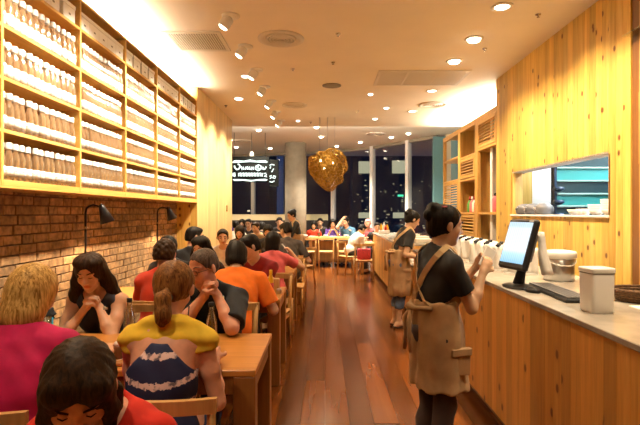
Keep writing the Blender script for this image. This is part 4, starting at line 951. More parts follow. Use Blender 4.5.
def person(label, x, y, head_rz, pose='sit', s=1.0, lean=8, hunch=6, hyaw=0, hpitch=10, hroll=0, hands=None, poles=(None, None), hdir=(None, None), palm=(None, None), curl=(.5, .5),
           hair='short', hairc='hair_black', skinc='skin_asian', fem=False, bulk=1.0, shirt='cloth_grey', sleeve=.45, neck=.06, pants='cloth_dark', res=.012, zoff=0, group=None, extras=(), legs=None, face=True, twist=0, body_only=False, top_custom=None, pant_len=1.0, shirt_bot=None):
    """a person: one continuous body with children for hair and clothes; local axes x right, y forward, z up"""
    t = thing('person', label, 'person', (x, y, zoff), R(head_rz), group)
    Rw = np.array(Matrix.Rotation(R(-head_rz), 3, 'Z'))
    def loc(p): return Rw @ (V(*p)-V(x, y, zoff))
    hz = .535 if pose == 'sit' else .86*s
    P = V(0, 0, hz)
    la, lb = R(lean), R(lean+hunch)
    ch = P+.24*s*V(0, math.sin(la), math.cos(la)); nb = ch+.235*s*V(0, math.sin(lb), math.cos(lb))
    na = R(lean*.6+hunch+12); hc = nb+s*.165*V(0, math.sin(na), math.cos(na))
    Rt = rotm(twist, lean+hunch*.5)
    Hd = rotm(hyaw, hpitch, hroll)
    sw = (.148 if fem else .178)*s*(.5+.5*bulk)
    right = Rt[:, 0]
    Sh = [nb-right*sw+V(0, 0, -.062*s), nb+right*sw+V(0, 0, -.062*s)]   # left, right
    B = []
    bw = bulk
    B += [pe(P+V(0, -.01, .03), (.155*s*bw, .115*s*bw, .12*s), k=.04), pe(P*.55+ch*.45, ((.118 if fem else .14)*s*bw, .092*s*bw, .14*s), Rt, k=.05),
          pe(ch+V(0, .005, .02), ((.135 if fem else .155)*s*bw, .098*s*bw, .15*s), Rt, k=.05), pe(ch*.45+nb*.55, ((.135 if fem else .16)*s*(.6+.4*bw), .082*s*bw, .11*s), Rt, k=.04)]
    if fem:
        for sgn in (-1, 1): B.append(pe(ch+Rt@V(sgn*.062*s, .075*s, .03*s), (.058*s, .05*s, .055*s), Rt, k=.03))
    for q in (0, 1): B.append(pc(nb*.6+Sh[q]*.4+V(0, -.005, -.01), Sh[q], .040*s, .043*s*(.6+.4*bw), k=.05))
    for q in (0, 1): B.append(pc(nb+V(0, -.018, .012), Sh[q]+V(0, -.005, .005), .036*s, .036*s, k=.04))
    TORSO = list(B)
    neckp = [pc(nb+V(0, -.015, -.04), hc+Hd@V(0, -.02, -.05)*s, (.050 if fem else .06)*s, .048*s, k=.03)]
    B += neckp
    # arms
    arms = []; hand_pr = []; sleeves = []
    l1, l2 = .275*s, .235*s; wr = []
    for q in (0, 1):
        sg = -1 if q == 0 else 1
        if hands and hands[q] is not None: T = loc(hands[q])
        else: T = P+V(sg*.19, .26, .20) if pose == 'sit' else Sh[q]+V(sg*.06, .03, -.50*s)
        pole = V(sg*.5, -.35, -1.0) if poles[q] is None else V(*poles[q])
        E_, W_ = ik(Sh[q], T, l1, l2, pole)
        ab = (.7+.3*bw)*(.85 if fem else 1.0)
        arms.append([pc(Sh[q], Sh[q]*.5+E_*.5, .052*s*ab, .047*s*ab, k=.03), pc(Sh[q]*.5+E_*.5, E_, .047*s*ab, .037*s*ab, k=.02), pc(E_, E_*.62+W_*.38, .038*s*ab, .038*s*ab, k=.02), pc(E_*.62+W_*.38, W_, .038*s*ab, .025*s*ab, k=.02)])
        fd = nrm(W_-E_) if hdir[q] is None else nrm(Rw@V(*hdir[q])); pn = V(0, 0, -1.) if palm[q] is None else Rw@V(*palm[q]); pn = nrm(pn-fd*(pn@fd)); sd = np.cross(fd, pn)*(1 if q == 0 else -1)  # sd towards the thumb
        hs = s*(.93 if fem else 1.02); hp = []
        pcn = W_+fd*.045*hs; Q = np.stack([sd, fd, pn], 1)
        hp.append(pe(pcn, (.038*hs, .05*hs, .015*hs), Q, k=.015)); hp.append(pc(W_, pcn, .024*hs, .02*hs, k=.015))
        cu = curl[q]
        for fi, (off, ln) in enumerate(((.029, .070), (.010, .078), (-.009, .072), (-.027, .056))):
            b0 = W_+fd*(.083-.004*abs(fi-1))*hs+sd*off*hs; dd = fd; ang = cu*1.1; pp = b0
            for seg, (fr, rr) in enumerate(((.42, .0088), (.32, .0080), (.26, .0072))):
                dd = nrm(fd*math.cos(ang)+pn*math.sin(ang)); p2 = pp+dd*ln*fr*hs; hp.append(pc(pp, p2, rr*hs, rr*.93*hs, k=.004)); pp = p2; ang += cu*(1.0+.12*fi)
        tb = W_+fd*.025*hs+sd*.028*hs; t1 = tb+nrm(fd*.6+sd*.75+pn*.25)*.038*hs; t2 = t1+nrm(fd*.85+sd*.25*(1-cu)+pn*(.25+.6*cu))*.032*hs
        hp += [pc(tb, t1, .013*hs, .0105*hs, k=.008), pc(t1, t2, .0105*hs, .0085*hs, k=.004)]
        hand_pr += hp; wr.append((W_, fd, sd, pn, E_))
        if sleeve > 0:
            if sleeve <= 1: end = Sh[q]+(E_-Sh[q])*sleeve*1.0; sleeves.append([(Sh[q], end, .052*s*ab, .050*s*ab)])
            else: e2 = E_+(W_-E_)*(sleeve-1); sleeves.append([(Sh[q], E_, .052*s*ab, .042*s*ab), (E_, e2, .042*s*ab, .032*s*ab)])
    for a in arms: B += a
    B += hand_pr
    # legs
    LEG = []; feet = []
    for q in (0, 1):
        sg = -1 if q == 0 else 1
        hj = P+V(sg*.088*s, 0, -.01)
        if legs: kn, an, tdir = [V(*v) for v in legs[q]]
        elif pose == 'sit': kn = V(sg*.10*s, .40*s, .50); an = V(sg*.10*s, .36*s, .085); tdir = V(0, 1, 0)
        else: kn = V(sg*.085*s, .02, .46*s); an = V(sg*.085*s, -.02, .08*s); tdir = V(0, 1, 0)
        LEG.append([pc(hj, kn, .078*s*bw, .052*s*(.5+.5*bw), k=.04), pc(kn, kn*.6+an*.4+V(0, -.01, 0), .052*s*(.5+.5*bw), .050*s*(.5+.5*bw), k=.03), pc(kn*.6+an*.4+V(0, -.01, 0), an, .050*s*(.5+.5*bw), .034*s, k=.03)])
        tdir = nrm(tdir); ft = [pc(an+V(0, 0, -.02), an+tdir*.15*s+V(0, 0, -.052), .036*s, .026*s, k=.03), pc(an-tdir*.035+V(0, 0, -.045), an+tdir*.05, .032*s, .03*s, k=.03)]
        feet.append((an, tdir)); LEG[-1] += ft
    if res <= .016:
        for l in LEG: B += l
    else: B += LEG[0][:1]+LEG[1][:1]+LEG[0][1:3]+LEG[1][1:3]
    # head
    def hp_(*a): return hc+Hd@(V(*a)*s)
    hs = s
    B += [pe(hp_(0, -.008, .032), (.073*hs, .092*hs, .082*hs), Hd, k=.02), pe(hp_(0, .022, -.03), ((.057 if fem else .061)*hs, .066*hs, .082*hs), Hd, k=.02), pe(hp_(0, .058, -.093), (.026*hs, .022*hs, .02*hs), Hd, k=.025)]
    for sgn in (-1, 1):
        B.append(pe(hp_(sgn*.080, -.006, -.004), (.010*hs, .019*hs, .031*hs), Hd @ rotm(sgn*-20), k=.006))
        B.append(pe(hp_(sgn*.036, .056, -.026), (.024*hs, .024*hs, .024*hs), Hd, k=.02))
        B.append(pc(hp_(sgn*.014, .083, .026), hp_(sgn*.046, .068, .026), .009*hs, .008*hs, k=.012))
        if res < .009: B.append(pe(hp_(sgn*.031, .090, .006), (.016*hs, .011*hs, .010*hs), Hd, k=.008, op='s'))
    B += [pc(hp_(0, .082, .014), hp_(0, .102, -.026), .008*hs, .0125*hs, k=.01), pe(hp_(.011, .092, -.031), (.009*hs, .009*hs, .007*hs), Hd, k=.005), pe(hp_(-.011, .092, -.031), (.009*hs, .009*hs, .007*hs), Hd, k=.005)]
    B += [pc(hp_(-.016, .078, -.055), hp_(.016, .078, -.055), .0075*hs, .0075*hs, k=.006), pc(hp_(-.014, .077, -.066), hp_(.014, .077, -.066), .0085*hs, .0085*hs, k=.006)]
    ob, vs = sdf_obj('body', B, res, skinc, t)
    lv = (vs-hc) @ Hd/s
    mx = (((lv[:, 0])/.028)**2+((lv[:, 2]+.060)/.013)**2)
    tint = np.clip(1.3-mx, 0, 1)*(lv[:, 1] > .05)*(.9 if fem else .45)
    at = ob.data.attributes.new('tint', 'FLOAT', 'POINT'); at.data.foreach_set('value', tint.astype(np.float32))
    # face details
    if face:
        for sgn in (-1, 1):
            r_ = .0026 if res < .01 else .004
            MB().tube([hp_(sgn*.016, .092, .030), hp_(sgn*.033, .089, .036), hp_(sgn*.050, .074, .030)], [r_, r_*1.3, r_*.6], 5).build('eyebrow', hairc if hairc not in ('hair_blonde',) else 'hair_auburn', t)
            e = MB().lathe([(0, -.0115), (.006, -.0098), (.0105, -.0045), (.0115, 0), (.0105, .0045), (.006, .0098), (0, .0115)], 10, mat=Matrix.Translation(hp_(sgn*.031, .073, .006))).build('eye', 'white_plastic' if face == 'open' else skinc, t)
            if face == 'open':
                MB().lathe([(0, .0012), (.0052, 0)], 10, mat=Matrix.Translation(hp_(sgn*.031, .0855, .004)) @ Matrix(Hd.tolist()).to_4x4() @ Matrix.Rotation(R(-90), 4, 'X')).build('iris', 'hair_black', e)
            MB().tube([hp_(sgn*.020, .0842, .003), hp_(sgn*.031, .0872, .0005 if face != 'open' else .010), hp_(sgn*.043, .0805, .003)], [r_*.5, r_*.8, r_*.5], 5).build('eyelash', 'hair_black', t)
    # hair
    hr = []; hcuts = []
    def he(c, r, k=.02, op='u'): hr.append(pe(hp_(*c), tuple(v*hs for v in r), Hd, k=k, op=op))
    def hcn(a, b, ra, rb, k=.02): hr.append(pc(hp_(*a), hp_(*b), ra*hs, rb*hs, k=k))
    capn = dict(short=.0, curly=.012, crop=-.003).get(hair, .004)
    he((0, -.012, .036), (.080+capn, .098+capn, .086+capn))
    if hair in ('short', 'curly'):
        he((0, -.045, -.01), (.076+capn, .065+capn, .075))
        he((0, .045, .075), (.062, .045, .035))
    if hair == 'crop': he((0, -.045, 0), (.073, .06, .06))
    if hair == 'bob':
        he((0, -.022, .0), (.096, .102, .115)); he((0, -.04, -.08), (.092, .076, .10))
    if hair == 'bowl':
        he((0, -.02, 0), (.092, .098, .10)); he((0, -.035, -.06), (.09, .075, .06)); he((0, .055, .055), (.07, .04, .045))
    if hair == 'pony':
        he((0, -.02, .02), (.085, .10, .09)); he((0, -.06, -.03), (.06, .05, .05))
        tl_ = [pc(hp_(*a), hp_(*b), ra, rb, k=.02) for a, b, ra, rb in (((0, -.085, -.04), (0, -.118, -.08), .026, .030), ((0, -.118, -.08), (.006, -.115, -.14), .036, .033), ((.006, -.115, -.14), (.012, -.105, -.19), .030, .012), ((0, -.118, -.09), (-.018, -.11, -.17), .022, .008), ((0, -.118, -.09), (.026, -.11, -.16), .02, .008))]
        sdf_obj('ponytail', tl_, .007, hairc, t, 0, (), lambda X, Y, Z: .003*np.sin(X*160+Z*30)+.002*np.sin(X*90-Z*50+Y*80))
    if hair == 'bun':
        he((0, -.02, .02), (.082, .098, .088)); he((0, -.06, -.03), (.055, .05, .05)); he((0, -.085, .085), (.046, .046, .044), .01); he((.01, -.12, .05), (.035, .03, .035), .01)
    if hair == 'long':
        he((0, -.02, .01), (.092, .10, .10)); he((0, -.05, -.08), (.09, .06, .09))
        for sgn in (-1, 1):
            hcn((sgn*.075, -.01, .02), (sgn*.098, -.02, -.08), .03, .042); hcn((sgn*.098, -.02, -.08), (sgn*.125, -.01, -.17), .042, .040); hcn((sgn*.125, -.01, -.17), (sgn*.12, .03, -.25), .040, .015)
            he((sgn*.045, .01, .08), (.045, .06, .035))
    if hair == 'curtain':   # falls forward on both sides of a bowed face
        he((0, -.02, .02), (.084, .102, .092)); he((0, -.05, -.06), (.078, .055, .08))
        for sgn in (-1, 1):
            hcn((sgn*.055, .035, .06), (sgn*.072, .04, -.05), .024, .022); hcn((sgn*.072, .04, -.05), (sgn*.072, .05, -.15), .022, .012); hcn((sgn*.075, -.02, -.05), (sgn*.085, .0, -.20), .028, .015)
        he((.035, .05, .065), (.045, .035, .035)); he((-.035, .05, .065), (.045, .035, .035))
    # open the face
    if hair in ('short', 'curly', 'crop', 'pony', 'bun'): pass
    elif hair not in ('curtain',): he((0, .118, -.035 if hair in ('bowl', 'bob') else -.012), (.062, .072, .088 if hair != 'crop' else .095), .01, 's')
    else: he((0, .125, -.03), (.052, .075, .10), .01, 's')
    if hair in ('short', 'curly', 'crop', 'pony', 'bun'):
        hcuts.append((hp_(0, .012, -.03), Hd@V(0, .86, -.51)))
        for sgn in (-1, 1): he((sgn*.094, -.004, -.012), (.026, .024, .036), .006, 's')
        if hair in ('bun', 'pony'): hcuts.append((hp_(0, -.05, -.085), Hd@V(0, .35, -.94)))
        if hair in ('short', 'crop', 'curly'): hcuts.append((hp_(0, 0, -.055), Hd@V(0, 0, -1)))
    if hair == 'bob': hcuts.append((hp_(0, -.05, -.165 if hairc == 'hair_blonde' else -.135), Hd@V(0, -.1, -1)))
    if hair == 'bowl': hcuts.append((hp_(0, -.05, -.10), Hd@V(0, -.1, -1)))
    fq = 95 if res < .01 else 60; am = .0032 if hair != 'curly' else .007; ph = random.random()*6
    def strands(X, Y, Z):
        a = (X-hc[0])*Hd[0, 0]+(Y-hc[1])*Hd[1, 0]+(Z-hc[2])*Hd[2, 0]; b = (X-hc[0])*Hd[0, 1]+(Y-hc[1])*Hd[1, 1]+(Z-hc[2])*Hd[2, 1]; c = (X-hc[0])*Hd[0, 2]+(Y-hc[1])*Hd[1, 2]+(Z-hc[2])*Hd[2, 2]
        th = np.arctan2(a, b+.02)
        if hair == 'curly': return am*np.sin(a*110+ph)*np.sin(b*100)*np.sin(c*120+ph)
        return am*(.3 if hair in ('crop', 'bob') else .62)*(np.sin(th*15+ph+1.2*np.sin(c*16+ph))*.7+.5*np.sin(th*31+c*9+ph))
    sdf_obj('hair', hr, min(res, .009) if res < .014 else res, hairc, t, 0, hcuts, strands)
    # clothes
    rs = max(res, .008)
    fold = lambda X, Y, Z: .0035*np.sin(Z*38+X*21+3*np.sin(Y*17))*np.sin(X*31-Z*9+Y*13)
    if top_custom is None and shirt:
        pr = list(TORSO); cuts = [(P+V(0, 0, shirt_bot), V(0, 0, -1))] if shirt_bot is not None else []
        for sl in sleeves:
            for (a, b, ra, rb_) in sl: pr.append(pc(a, b, ra+.004, rb_+(.008 if sleeve <= 1 else 0), k=.02))
            b, a = sl[-1][1], sl[-1][0]; nn = nrm(b-a); far = b.copy()
            cuts.append(lambda X, Y, Z, b=b, nn=nn, a=a: np.where(((X-b[0])**2+(Y-b[1])**2+(Z-b[2])**2) < .125**2, ((X-b[0])*nn[0]+(Y-b[1])*nn[1]+(Z-b[2])*nn[2]), -1))
        cuts.append((P+V(0, 0, -.075), V(0, 0, -1)))
        npt = nb+V(0, .035, .035)
        pr = pr+[pe(npt, (neck, neck*1.1, neck*.9), k=.01, op='s')]
        sdf_obj('shirt', pr, rs, shirt, t, .012 if bulk <= 1.05 else .014, cuts, fold)
    elif top_custom: top_custom(t, dict(P=P, ch=ch, nb=nb, hc=hc, Hd=Hd, Rt=Rt, Sh=Sh, TORSO=TORSO, wr=wr, arms=arms, s=s, rs=rs, fold=fold, B=B, hp=hp_, LEG=LEG))
    if pants and res <= .016:
        pr = [pe(P+V(0, -.01, .02), (.155*s*bw, .115*s*bw, .11*s), k=.04)]; cuts = []
        for q in (0, 1):
            pr += LEG[q][:3]
        zc = .11 if pant_len >= 1 else .11+(1-pant_len)*.8
        cuts.append((V(0, 0, zc), V(0, 0, -1))); cuts.append((P+V(0, 0, .06), V(0, 0, 1)))
        sdf_obj('trousers', pr, max(rs, .010), pants, t, .009, cuts, fold)
        for (an, td) in feet:
            q = [pc(an-td*.04+V(0, 0, -.055), an+td*.16*s+V(0, 0, -.06), .034*s, .033*s, k=.02)]
            sdf_obj('shoe', q, .010, 'cloth_dark', t, 0, [(V(0, 0, .085-.05 if pant_len < 1 else .085), V(0, 0, 1)), (V(0, 0, .004), V(0, 0, -1))])
    ctx = dict(P=P, ch=ch, nb=nb, hc=hc, Hd=Hd, Rt=Rt, Sh=Sh, TORSO=TORSO, wr=wr, s=s, rs=rs, fold=fold, hp=hp_, LEG=LEG, B=B)
    for ex in extras: ex(t, ctx)
    return t
def sdf_eval(prims, p):
    d = .3
    for q in prims:
        if q[6] != 'u': continue
        if q[0] == 'c':
            A, B_ = q[1], q[2]; e = B_-A; t_ = np.clip((p-A)@e/(e@e+1e-12), 0, 1); D = np.linalg.norm(p-A-t_*e)-(q[3]+(q[4]-q[3])*t_)
        else:
            l = (p-q[1])@q[3]; k0 = np.linalg.norm(l/q[2]); k1 = np.linalg.norm(l/q[2]**2)+1e-6; D = k0*(k0-1)/k1
        k = q[5]; h = min(1, max(0, .5+.5*(d-D)/k)); d = d*(1-h)+D*h-k*h*(1-h)
    return d
# --- extras
def glasses(t, c):
    hp = c['hp']
    for sgn in (-1, 1):
        o = MB().tube([hp(sgn*.034+.021*math.cos(a), .102-.12*abs(.0)-.0, .004+.015*math.sin(a)) for a in [2*PI*i/16 for i in range(16)]], .0013, 5, closed=True)
        o.tube([hp(sgn*.055, .101, .008), hp(sgn*.079, .06, .010), hp(sgn*.081, -.01, .004)], .0016, 5).build('spectacle_frame', 'black_metal', t)
    MB().tube([hp(-.013, .103, .008), hp(.013, .103, .008)], .0013, 5).build('spectacle_bridge', 'black_metal', t)
def watch(q, mat='chrome', r=.031):
    def f(t, c):
        W, fd, sd, pn, E_ = c['wr'][q]; ctr = W-fd*.03
        MB().tube([ctr+sd*r*math.cos(a)+pn*r*.86*math.sin(a) for a in [2*PI*i/20 for i in range(20)]], .0055, 6, closed=True).build('watch_strap', mat, t)
        Q = Matrix((tuple(sd), tuple(fd), tuple(-pn))).transposed().to_4x4()
        MB().lathe([(0, 0), (.016, 0), (.016, .006), (.013, .009), (0, .009)], 16, mat=Matrix.Translation(ctr-pn*(r*.86)) @ Q).build('watch_case', mat, t)
    return f
def phone(q):
    def f(t, c):
        W, fd, sd, pn, E_ = c['wr'][q]; Q = Matrix((tuple(sd), tuple(fd), tuple(pn))).transposed().to_4x4()
        MB().box((-.034, .03, .022), (.034, .16, .030), .004, Matrix.Translation(W) @ Q).build('phone', 'white_plastic', t)
    return f
def hairtie(c_, mat='cloth_black'):
    def f(t, c):
        hp = c['hp']; MB().tube([hp(.028*math.cos(a), -.10+.006*math.sin(a), -.072+.026*math.sin(a)) for a in [2*PI*i/14 for i in range(14)]], .006, 6, closed=True).build('hair_tie', mat, t)
    return f
def hairpin(t, c):
    hp = c['hp']; MB().tube([hp(.052, -.06, .105), hp(.06, -.03, .108)], .0055, 6).build('hair_clip', 'pinkish', t)
def tank(mat, straps=True, low=.05, back_open=True):
    def f(t, c):
        nb, P, Rt, s = c['nb'], c['P'], c['Rt'], c['s']
        top = nb+V(0, 0, -.12*s)
        cuts = [(P+V(0, 0, -.10), V(0, 0, -1)), lambda X, Y, Z: (Z-(top[2]+.075-1.15*np.maximum(0, np.abs(X)-.035)+0*Y)) if back_open else (Z-(top[2]+.10))]
        sdf_obj('dress_top', c['TORSO'], c['rs'], mat, t, .010, cuts, c['fold'])
        sdf_obj('skirt', [pe(P+V(0, .0, .0), (.165*s, .13*s, .13*s), k=.03)]+[l[0] for l in c['LEG']], .010, mat, t, .018, [(P+V(0, 0, .03), V(0, 0, 1))], c['fold'])
        if straps:
            for sg in (-1, 1): MB().tube([nb+V(sg*.045, -.088, -.10), nb+V(sg*.055, -.075, -.03), nb+V(sg*.06, -.02, .012), nb+V(sg*.065, .06, -.03), nb+V(sg*.06, .11, -.11)], .0055, 6).build('strap', mat, t)
    return f
def sleeveless(mat):
    def f(t, c):
        nb, P, s = c['nb'], c['P'], c['s']
        pr = list(c['TORSO'])+[pe(nb+V(0, .05, .03), (.075, .075, .095), k=.01, op='s')]
        cuts = [(P+V(0, 0, -.08), V(0, 0, -1))]
        for q in (0, 1):
            S_ = c['Sh'][q]; sg = -1 if q == 0 else 1; cuts.append((S_+V(-sg*.005, 0, 0), nrm(V(sg, 0, .15))))
        sdf_obj('blouse', pr, c['rs'], mat, t, .011, cuts, c['fold'])
    return f
def shawl(mat):
    def f(t, c):
        nb, Sh, s = c['nb'], c['Sh'], c['s']
        pr = [pc(nb+V(0, -.012, .018), Sh[q]+V(0, 0, .004), .050, .046, k=.03) for q in (0, 1)]+[pe(nb+V(0, -.012, -.075), (.125, .085, .075), k=.04)]
        for q in (0, 1): W, fd, sd, pn, E_ = c['wr'][q]; pr.append(pc(Sh[q], Sh[q]*.74+E_*.26, .048, .050, k=.03))
        zc = nb[2]-.125
        cuts = [lambda X, Y, Z: (zc+.35*X*X*2.2+.012*np.sin(X*18))-Z, ]
        ns = lambda X, Y, Z: .004*np.sin(Z*95+X*X*60)+.002*np.sin(X*80)
        pr.append(pe(nb+V(0, .03, .055), (.062, .065, .05), k=.015, op='s'))
        sdf_obj('shawl', pr, .008, mat, t, .010, cuts, ns)
    return f
def apron(straps=True, z0=.50, side=1):
    def f(t, c):
        nb, P, ch, s, Sh = c['nb'], c['P'], c['ch'], c['s'], c['Sh']
        sk = [pe(P+V(0, .0, .12), (.15*s, .105*s, .2*s), k=.04), pe(P+V(0, .01, -.06), (.168*s, .135*s, .26*s), k=.05), pe(P+V(0, .025, -.30), (.175*s, .15*s, .26*s), k=.05)]
        ns = lambda X, Y, Z: .005*np.sin(np.arctan2(X, Y)*9+Z*7)+.002*np.sin(Z*40+X*20)
        cuts = [(V(0, 0, z0), V(0, 0, -1)), (P+V(0, 0, .19), V(0, 0, 1)), (P+V(0, -.118, 0), V(0, -1, 0)), lambda X, Y, Z: .13-np.sqrt(X**2*1.0+(Y-.0)**2*1.0)+0*Z-.02*(Z > P[2]+.02)]
        sdf_obj('apron_skirt', sk, .009, 'cloth_tan', t, .018, cuts[:3], ns)
        bib = [p for p in c['TORSO']]
        sdf_obj('apron_bib', bib, .009, 'cloth_tan', t, .022, [(P+V(0, .0, .12), V(0, 0, -1)), (nb+V(0, 0, -.13), V(0, 0, 1)), (V(0, ch[1]+.02, 0), V(0, -1, 0)), (V(.12, 0, 0), V(1, 0, 0)), (V(-.12, 0, 0), V(-1, 0, 0))], c['fold'])
        for sg in (-1, 1):
            q = 0 if sg < 0 else 1
            pts = [ch+V(sg*.10, .115, .10), nb+V(sg*.09, .085, -.03), nb*.55+Sh[q]*.45+V(0, .01, .052), nb+V(sg*.085, -.075, -.03), ch+V(sg*.02, -.125, .06), P+V(-sg*.08, -.125, .20), P+V(-sg*.12, -.10, .17)]
            pts = [V(*p) for p in pts]; P2 = []
            for i in range(len(pts)-1):
                for u in (0, .25, .5, .75): P2.append(pts[i]*(1-u)+pts[i+1]*u)
            P2.append(pts[-1]); m = MB()
            axp = (c['P'], nb)
            for i_, p in enumerate(P2):
                u_ = np.clip((p-axp[0])@(axp[1]-axp[0])/((axp[1]-axp[0])@(axp[1]-axp[0])), 0, .93); a_ = axp[0]+u_*(axp[1]-axp[0]); dr = nrm(p-a_); rr_ = .02
                while rr_ < .3 and sdf_eval(c['TORSO'], a_+dr*rr_) < .021+(.012 if p[1] > a_[1] and p[2] < nb[2]-.1 else 0): rr_ += .004
                P2[i_] = a_+dr*rr_; vs = []; fs = []
            for i, p in enumerate(P2):
                d = nrm(P2[min(i+1, len(P2)-1)]-P2[max(i-1, 0)]); o_ = p-(ch*.5+nb*.5); o_ = nrm(o_-d*(o_@d)); w_ = np.cross(d, o_)
                for a, b in ((-.017, 0), (.017, 0), (.017, .005), (-.017, .005)): vs.append(p+w_*a+o_*b)
            for i in range(len(P2)-1):
                for q_ in range(4): fs.append((i*4+q_, i*4+(q_+1) % 4, i*4+4+(q_+1) % 4, i*4+4+q_))
            m.add(vs, fs).build('strap', 'cloth_strap', t)
        # waist knot with ends
        k0 = P+V(0, -.135, .155)
        MB().tube([k0+V(-.12, .05, .01), k0+V(-.03, .0, 0), k0+V(.0, -.02, .01), k0+V(.03, 0, 0), k0+V(.12, .05, .01)], [.012, .013, .022, .013, .012], 7).build('waist_tie', 'cloth_tan', t)
        for sg in (-1, 1): MB().tube([k0+V(0, -.01, 0), k0+V(sg*.03, -.035, -.06), k0+V(sg*.02, -.03, -.15), k0+V(sg*.035, -.03, -.24)], [.01, .014, .012, .010], 6).build('tie_end', 'cloth_tan', t)
        MB().box((.16*s, .01, P[2]-.19), (.183*s, .12, P[2]-.05), .004).build('pocket', 'cloth_tan', t)
        MB().box((.162*s, .005, P[2]-.085), (.193*s, .125, P[2]-.045), .004).build('pocket_flap', 'cloth_tan', t)
    return f
def tattoo(t, c):
    nb = c['nb']; pts = [nb+V(.035*math.cos(a)*(1 if i % 2 else .6), -.103-.004, -.115+.02*math.sin(a)*(1 if i % 2 else .6)) for i, a in enumerate([2*PI*i/12 for i in range(12)])]
    MB().tube(pts, .0018, 4, closed=True).build('tattoo', 'hair_brown', t)
# ------------------------------------------------------------------ people in the foreground
person('woman with blonde bob in magenta top, back to the camera at far left', -1.25, 1.88, 4, hair='bob', hairc='hair_blonde', skinc='skin_fair', fem=True, bulk=1.22, shirt='cloth_magenta', sleeve=1.8, lean=10, hunch=10, hpitch=22, hyaw=-8, s=1.02, res=.007, neck=.055, face=True, hands=((-1.42, 2.34, .80), (-1.08, 2.36, .80)))
person('woman with auburn ponytail in yellow shawl and striped navy dress, back view', -.69, 2.00, 0, hair='pony', hairc='hair_auburn', skinc='skin_pink', fem=True, bulk=1.04, lean=7, hunch=13, hpitch=26, hyaw=0, s=1.02, res=.007, sleeve=0, top_custom=tank('tie_dye'), pants=None, hands=((-.80, 2.36, .80), (-.53, 2.30, .79)), poles=((-.25, -.4, -1), (.3, -.4, -1)), extras=(shawl('cloth_yellow'), hairtie(0), tattoo))
person('woman with wavy dark hair in navy sleeveless top, hands clasped under chin', -1.49, 3.34, 176, hair='long', hairc='hair_brown', skinc='skin_fair', fem=True, bulk=1.08, lean=16, hunch=10, hpitch=22, hyaw=8, s=1.0, res=.006, sleeve=0, top_custom=sleeveless('cloth_navy'), pants='cloth_dark',
       hands=((-1.44, 3.06, .90), (-1.52, 3.06, .90)), poles=((-.9, .2, -1), (.9, .2, -1)), hdir=((-.6, -.1, .8), (.6, -.1, .8)), palm=((-1, .15, -.6), (1, .15, -.6)), curl=(.9, .9), extras=(watch(0),))
person('grey haired man with glasses in dark shirt, hands clasped before his mouth', -.745, 3.36, 172, hair='crop', hairc='hair_grey', skinc='skin_pink', fem=False, bulk=1.08, lean=15, hunch=12, hpitch=14, hyaw=-24, s=1.05, res=.006, shirt='cloth_darkblue', sleeve=.85, pants='cloth_dark', face=True,
       hands=((-.68, 3.03, .975), (-.76, 3.02, .975)), poles=((-.9, .2, -1), (.9, .2, -1)), hdir=((-.5, -.1, 1), (.4, -.1, 1)), palm=((-1, .2, -.4), (1, .2, -.3)), curl=(1.0, 1.0), extras=(glasses, watch(0)))
person('woman in bright red top with dark hair, head bowed close to the camera', -.62, 1.53, 180, hair='curtain', hairc='hair_brown', skinc='skin_pink', fem=True, bulk=1.0, lean=14, hunch=25, hpitch=36, hyaw=22, s=.98, res=.006, shirt='cloth_red', sleeve=.6, pants=None, neck=.07, hands=((-.46, 1.06, .80), (-.80, 1.06, .80)))
t = thing('stool', 'round wooden stool under the woman in bright red', 'stool', (-.62, 1.56, 0)); MB().lathe([(0, .40), (.15, .40), (.155, .41), (.15, .43), (0, .43)], 24).build('seat', 'chair_wood', t)
for q in range(4): MB().tube([(.15*math.cos(q*PI/2+.78), .15*math.sin(q*PI/2+.78), 0), (.11*math.cos(q*PI/2+.78), .11*math.sin(q*PI/2+.78), .405)], .014, 8).build('leg', 'chair_wood', t)
# ------------------------------------------------------------------ waitresses
A = (.615, 2.70)
person('waitress in black shirt and tan apron with hair bun, reading a phone by the till', A[0], A[1], -74, 'stand', hair='bun', hairc='hair_black', skinc='skin_asian', fem=True, bulk=.98, lean=2, hunch=3, hpitch=8, hyaw=-8, s=.955, res=.006, shirt='cloth_black', sleeve=.62, shirt_bot=.13, pants='cloth_brownpants', face='open',
       hands=((.90, 2.84, 1.185), (.885, 2.68, 1.17)), poles=((-.5, -.6, -1), (.25, -.5, -1)), hdir=((.45, -.3, .9), (.55, .35, .9)), palm=((.1, -1, .1), (-.1, 1, .1)), curl=(.6, .65), extras=(apron(z0=.535), phone(1), hairpin))
person('waitress in black shirt and long tan apron working farther down the counter', .96, 6.30, -82, 'stand', hair='bun', hairc='hair_black', skinc='skin_asian', fem=True, bulk=1.0, lean=12, hunch=8, hpitch=26, hyaw=2, s=.96, res=.009, shirt='cloth_black', sleeve=.62, shirt_bot=.13, pants='cloth_jean', pant_len=.82, hands=((1.30, 6.42, .93), (1.24, 6.16, .92)), poles=((-.3, -.8, -1), (.3, -.8, -1)), curl=(.4, .4), extras=(apron(z0=.42),))
person('waitress in black top with tan apron standing in the aisle by the fourth table', -.62, 10.6, 118, 'stand', hair='bun', hairc='hair_black', skinc='skin_asian', fem=True, bulk=.98, lean=6, hunch=6, hpitch=20, s=.97, res=.014, shirt='cloth_black', sleeve=1.8, pants='cloth_black', hands=((-.95, 10.3, 1.06), (-.86, 10.45, 1.06)), extras=(apron(z0=.50),))
